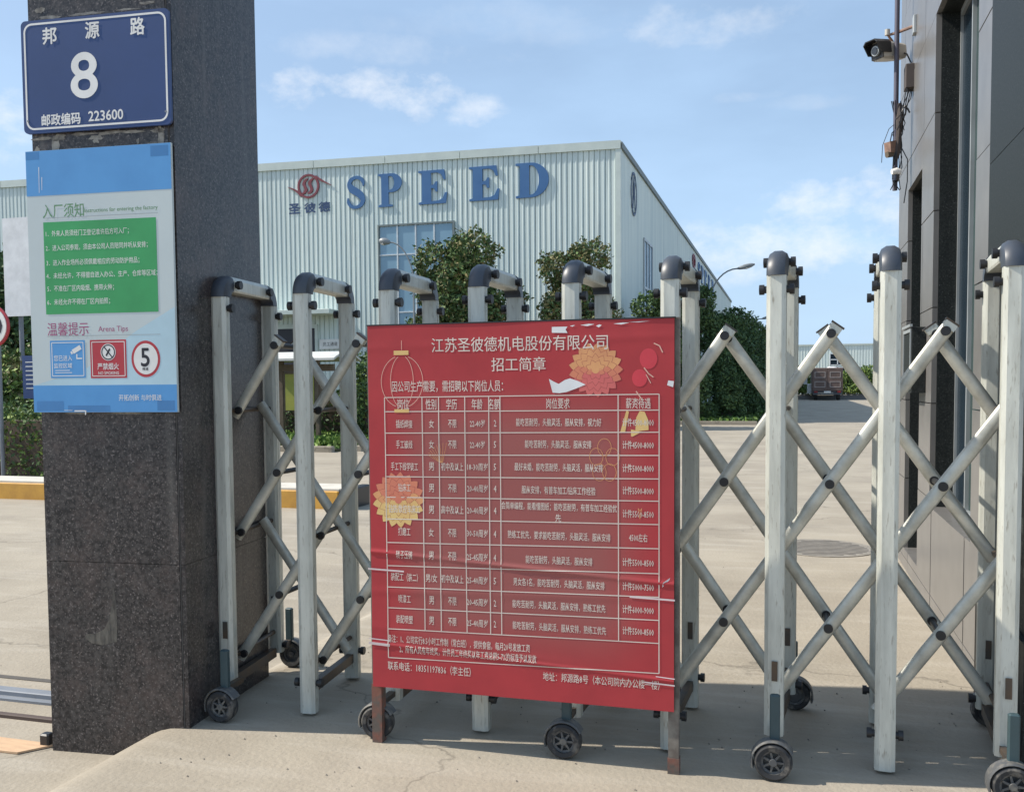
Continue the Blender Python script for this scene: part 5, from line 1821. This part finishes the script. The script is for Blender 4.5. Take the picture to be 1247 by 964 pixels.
MB().tube([(.69, 7.22, 2.825), (.72, 7.23, 2.83), (.75, 7.24, 2.82)], .025, 12, [.018, .026, .022]).build('housing', M['print_white'], t, True)
MB().cyl((.715, 7.23, 2.76), (.72, 7.235, 2.80), .022, n=12).build('lens', M['lens'], t, True)

# ---------------------------------------------------------------- far end of the road: rail, bushes, building, truck
tag(MB().box(-1.0, 60, 78.6, 78.9, 0, .34, .02).build('low_wall', M['tile']), 'low grey wall crossing the far end of the drive', 'low wall')
tag(MB().box(-1.0, 60, 78.45, 78.55, .36, .44, .01).build('guard_rail', M['steel_dark']), 'thin dark rail in front of the low grey wall at the far end', 'rail')
far = thing('distant_factory', 'distant pale blue grey corrugated factory beyond the truck', 'factory', (4, 110, 0))
MB().box(-20, 9.35, 110.1, 140, 0, 5.4).build('inner_wall', M['clad_seam'], far)
fsh = sheet_mesh(1.5, 1.0)
for i in range(19):
    link_mesh('cladding_sheet', fsh, far, (9.35 - 4 - (i + 1) * 1.5, 0, 0), (1, 1, 5.4))
MB().box(-20, 9.5, 109.9, 110.12, 5.40, 5.56).build('fascia', M['fascia'], far)
MB().box(9.25, 9.5, 109.9, 110.1, 0, 5.4).build('corner_trim', M['fascia'], far)
w = MB()
for i in range(3):
    w.box(4.4 + i * .8 - .05, 4.4 + i * .8 + .05, 109.9, 110.0, 1.6, 4.5)
for z in (1.6, 3.0, 3.25, 4.5, 2.3, 3.85):
    w.box(4.4, 6.0, 109.9, 109.98, z - .05, z + .05)
o = w.build('window', M['frame_white'], far)
for i in range(2):
    for z0_, z1_ in ((1.65, 2.25), (2.35, 2.95), (3.3, 3.8), (3.9, 4.45)):
        MB().box(4.45 + i * .8, 5.15 + i * .8, 109.95, 109.97, z0_, z1_).build('pane', M['pane_dark'], o)
for i, (x, y, h, r) in enumerate([(-.2, 84, 2.5, 1.6), (1.2, 86, 2.9, 1.7), (4.9, 85, 2.3, 1.6), (6.5, 86, 2.6, 1.8), (8.4, 85, 2.4, 1.8), (10.4, 85, 2.6, 1.8)]):
    lab = ['bright green far bush at the left of the truck', 'rounded far bush just behind the left side of the truck', 'far bush just right of the truck', 'second far bush to the right of the truck', 'third far bush to the right of the truck', 'last far bush before the guard house'][i]
    tree(lab, x, y, h, r, .2, [LB, LB, LM], 3500, .19, 80 + i, 'bush', 'bushes beyond the low grey wall', name='round_bush', nl=9)
M['door_trim'] = mat('door_trim', (.42, .36, .33), .6)
tk = thing('box_truck', 'brown box truck seen from behind at the far end of the drive', 'truck', (2.85, 76, 0))
TX0, TX1, TYr, TYf = 1.75, 3.95, 75.2, 80.0
MB().box(TX0, TX1, TYr + .04, TYf, .70, 2.45, .03).build('cargo_box', M['truck_brown'], tk)
for k in range(2):
    xa = TX0 + .03 + k * 1.09; xb = xa + 1.06
    d_ = MB().box(xa, xb, TYr, TYr + .038, .74, 2.41, .008).build('rear_door', M['truck_brown'], tk)
    for z0_ in (.98, 1.70):
        fr = MB()
        fr.box(xa + .14, xb - .14, TYr - .016, TYr - .002, z0_, z0_ + .05); fr.box(xa + .14, xb - .14, TYr - .016, TYr - .002, z0_ + .40, z0_ + .45)
        fr.box(xa + .14, xa + .19, TYr - .016, TYr - .002, z0_ + .05, z0_ + .40); fr.box(xb - .19, xb - .14, TYr - .016, TYr - .002, z0_ + .05, z0_ + .40)
        fr.build('panel_frame', M['door_trim'], d_)
MB().box(TX0, TX1, TYr + .1, TYf, .55, .74).build('chassis', M['truck_grey'], tk)
MB().box(TX0 + .05, TX1 - .05, TYr - .05, TYr + .03, .42, .54).build('bumper', M['truck_grey'], tk)
for x in (TX0 + .15, TX1 - .40):
    MB().box(x, x + .25, TYr - .06, TYr - .03, .58, .70).build('tail_light', M['lamp_red'], tk)
MB().box(2.6, 3.1, TYr - .06, TYr - .04, .56, .70).build('number_plate', M['print_white'], tk)
for x in (TX0 + .28, TX1 - .28):
    for y in (TYr + 1.0, TYf + .6):
        m = MB(); m.lathe((x, y, .42), [(.22, -.13), (.40, -.13), (.42, -.09), (.42, .09), (.40, .13), (.22, .13)], 'x', 24)
        wv_ = m.build('wheel', M['tyre'], tk, True)
        MB().lathe((x, y, .42), [(0, -.11), (.21, -.12), (.21, .12), (0, .11)], 'x', 16).build('rim', M['frame_grey'], wv_)
MB().box(TX0 + .02, TX1 - .02, TYf + .05, TYf + 1.5, .5, 2.1, .06).build('cab', M['truck_white'], tk)
MB().box(TX0 - .55, TX0 - .25, TYf + .9, TYf + .98, 1.2, 1.75).build('mirror', M['truck_white'], tk)
MB().box(TX0 - .30, TX0 + .02, TYr + 2.0, TYr + 3.6, .5, 1.25, .05).build('side_locker', M['truck_white'], tk)
MB().box(TX1 - .95, TX1 - .2, TYf + .1, TYf + 1.3, 2.12, 2.62, .1).build('roof_deflector', M['truck_white'], tk)
MB().box(TX0 + .1, TX0 + .7, TYf + .2, TYf + 1.0, 2.12, 2.5, .05).build('roof_unit', M['truck_grey'], tk)
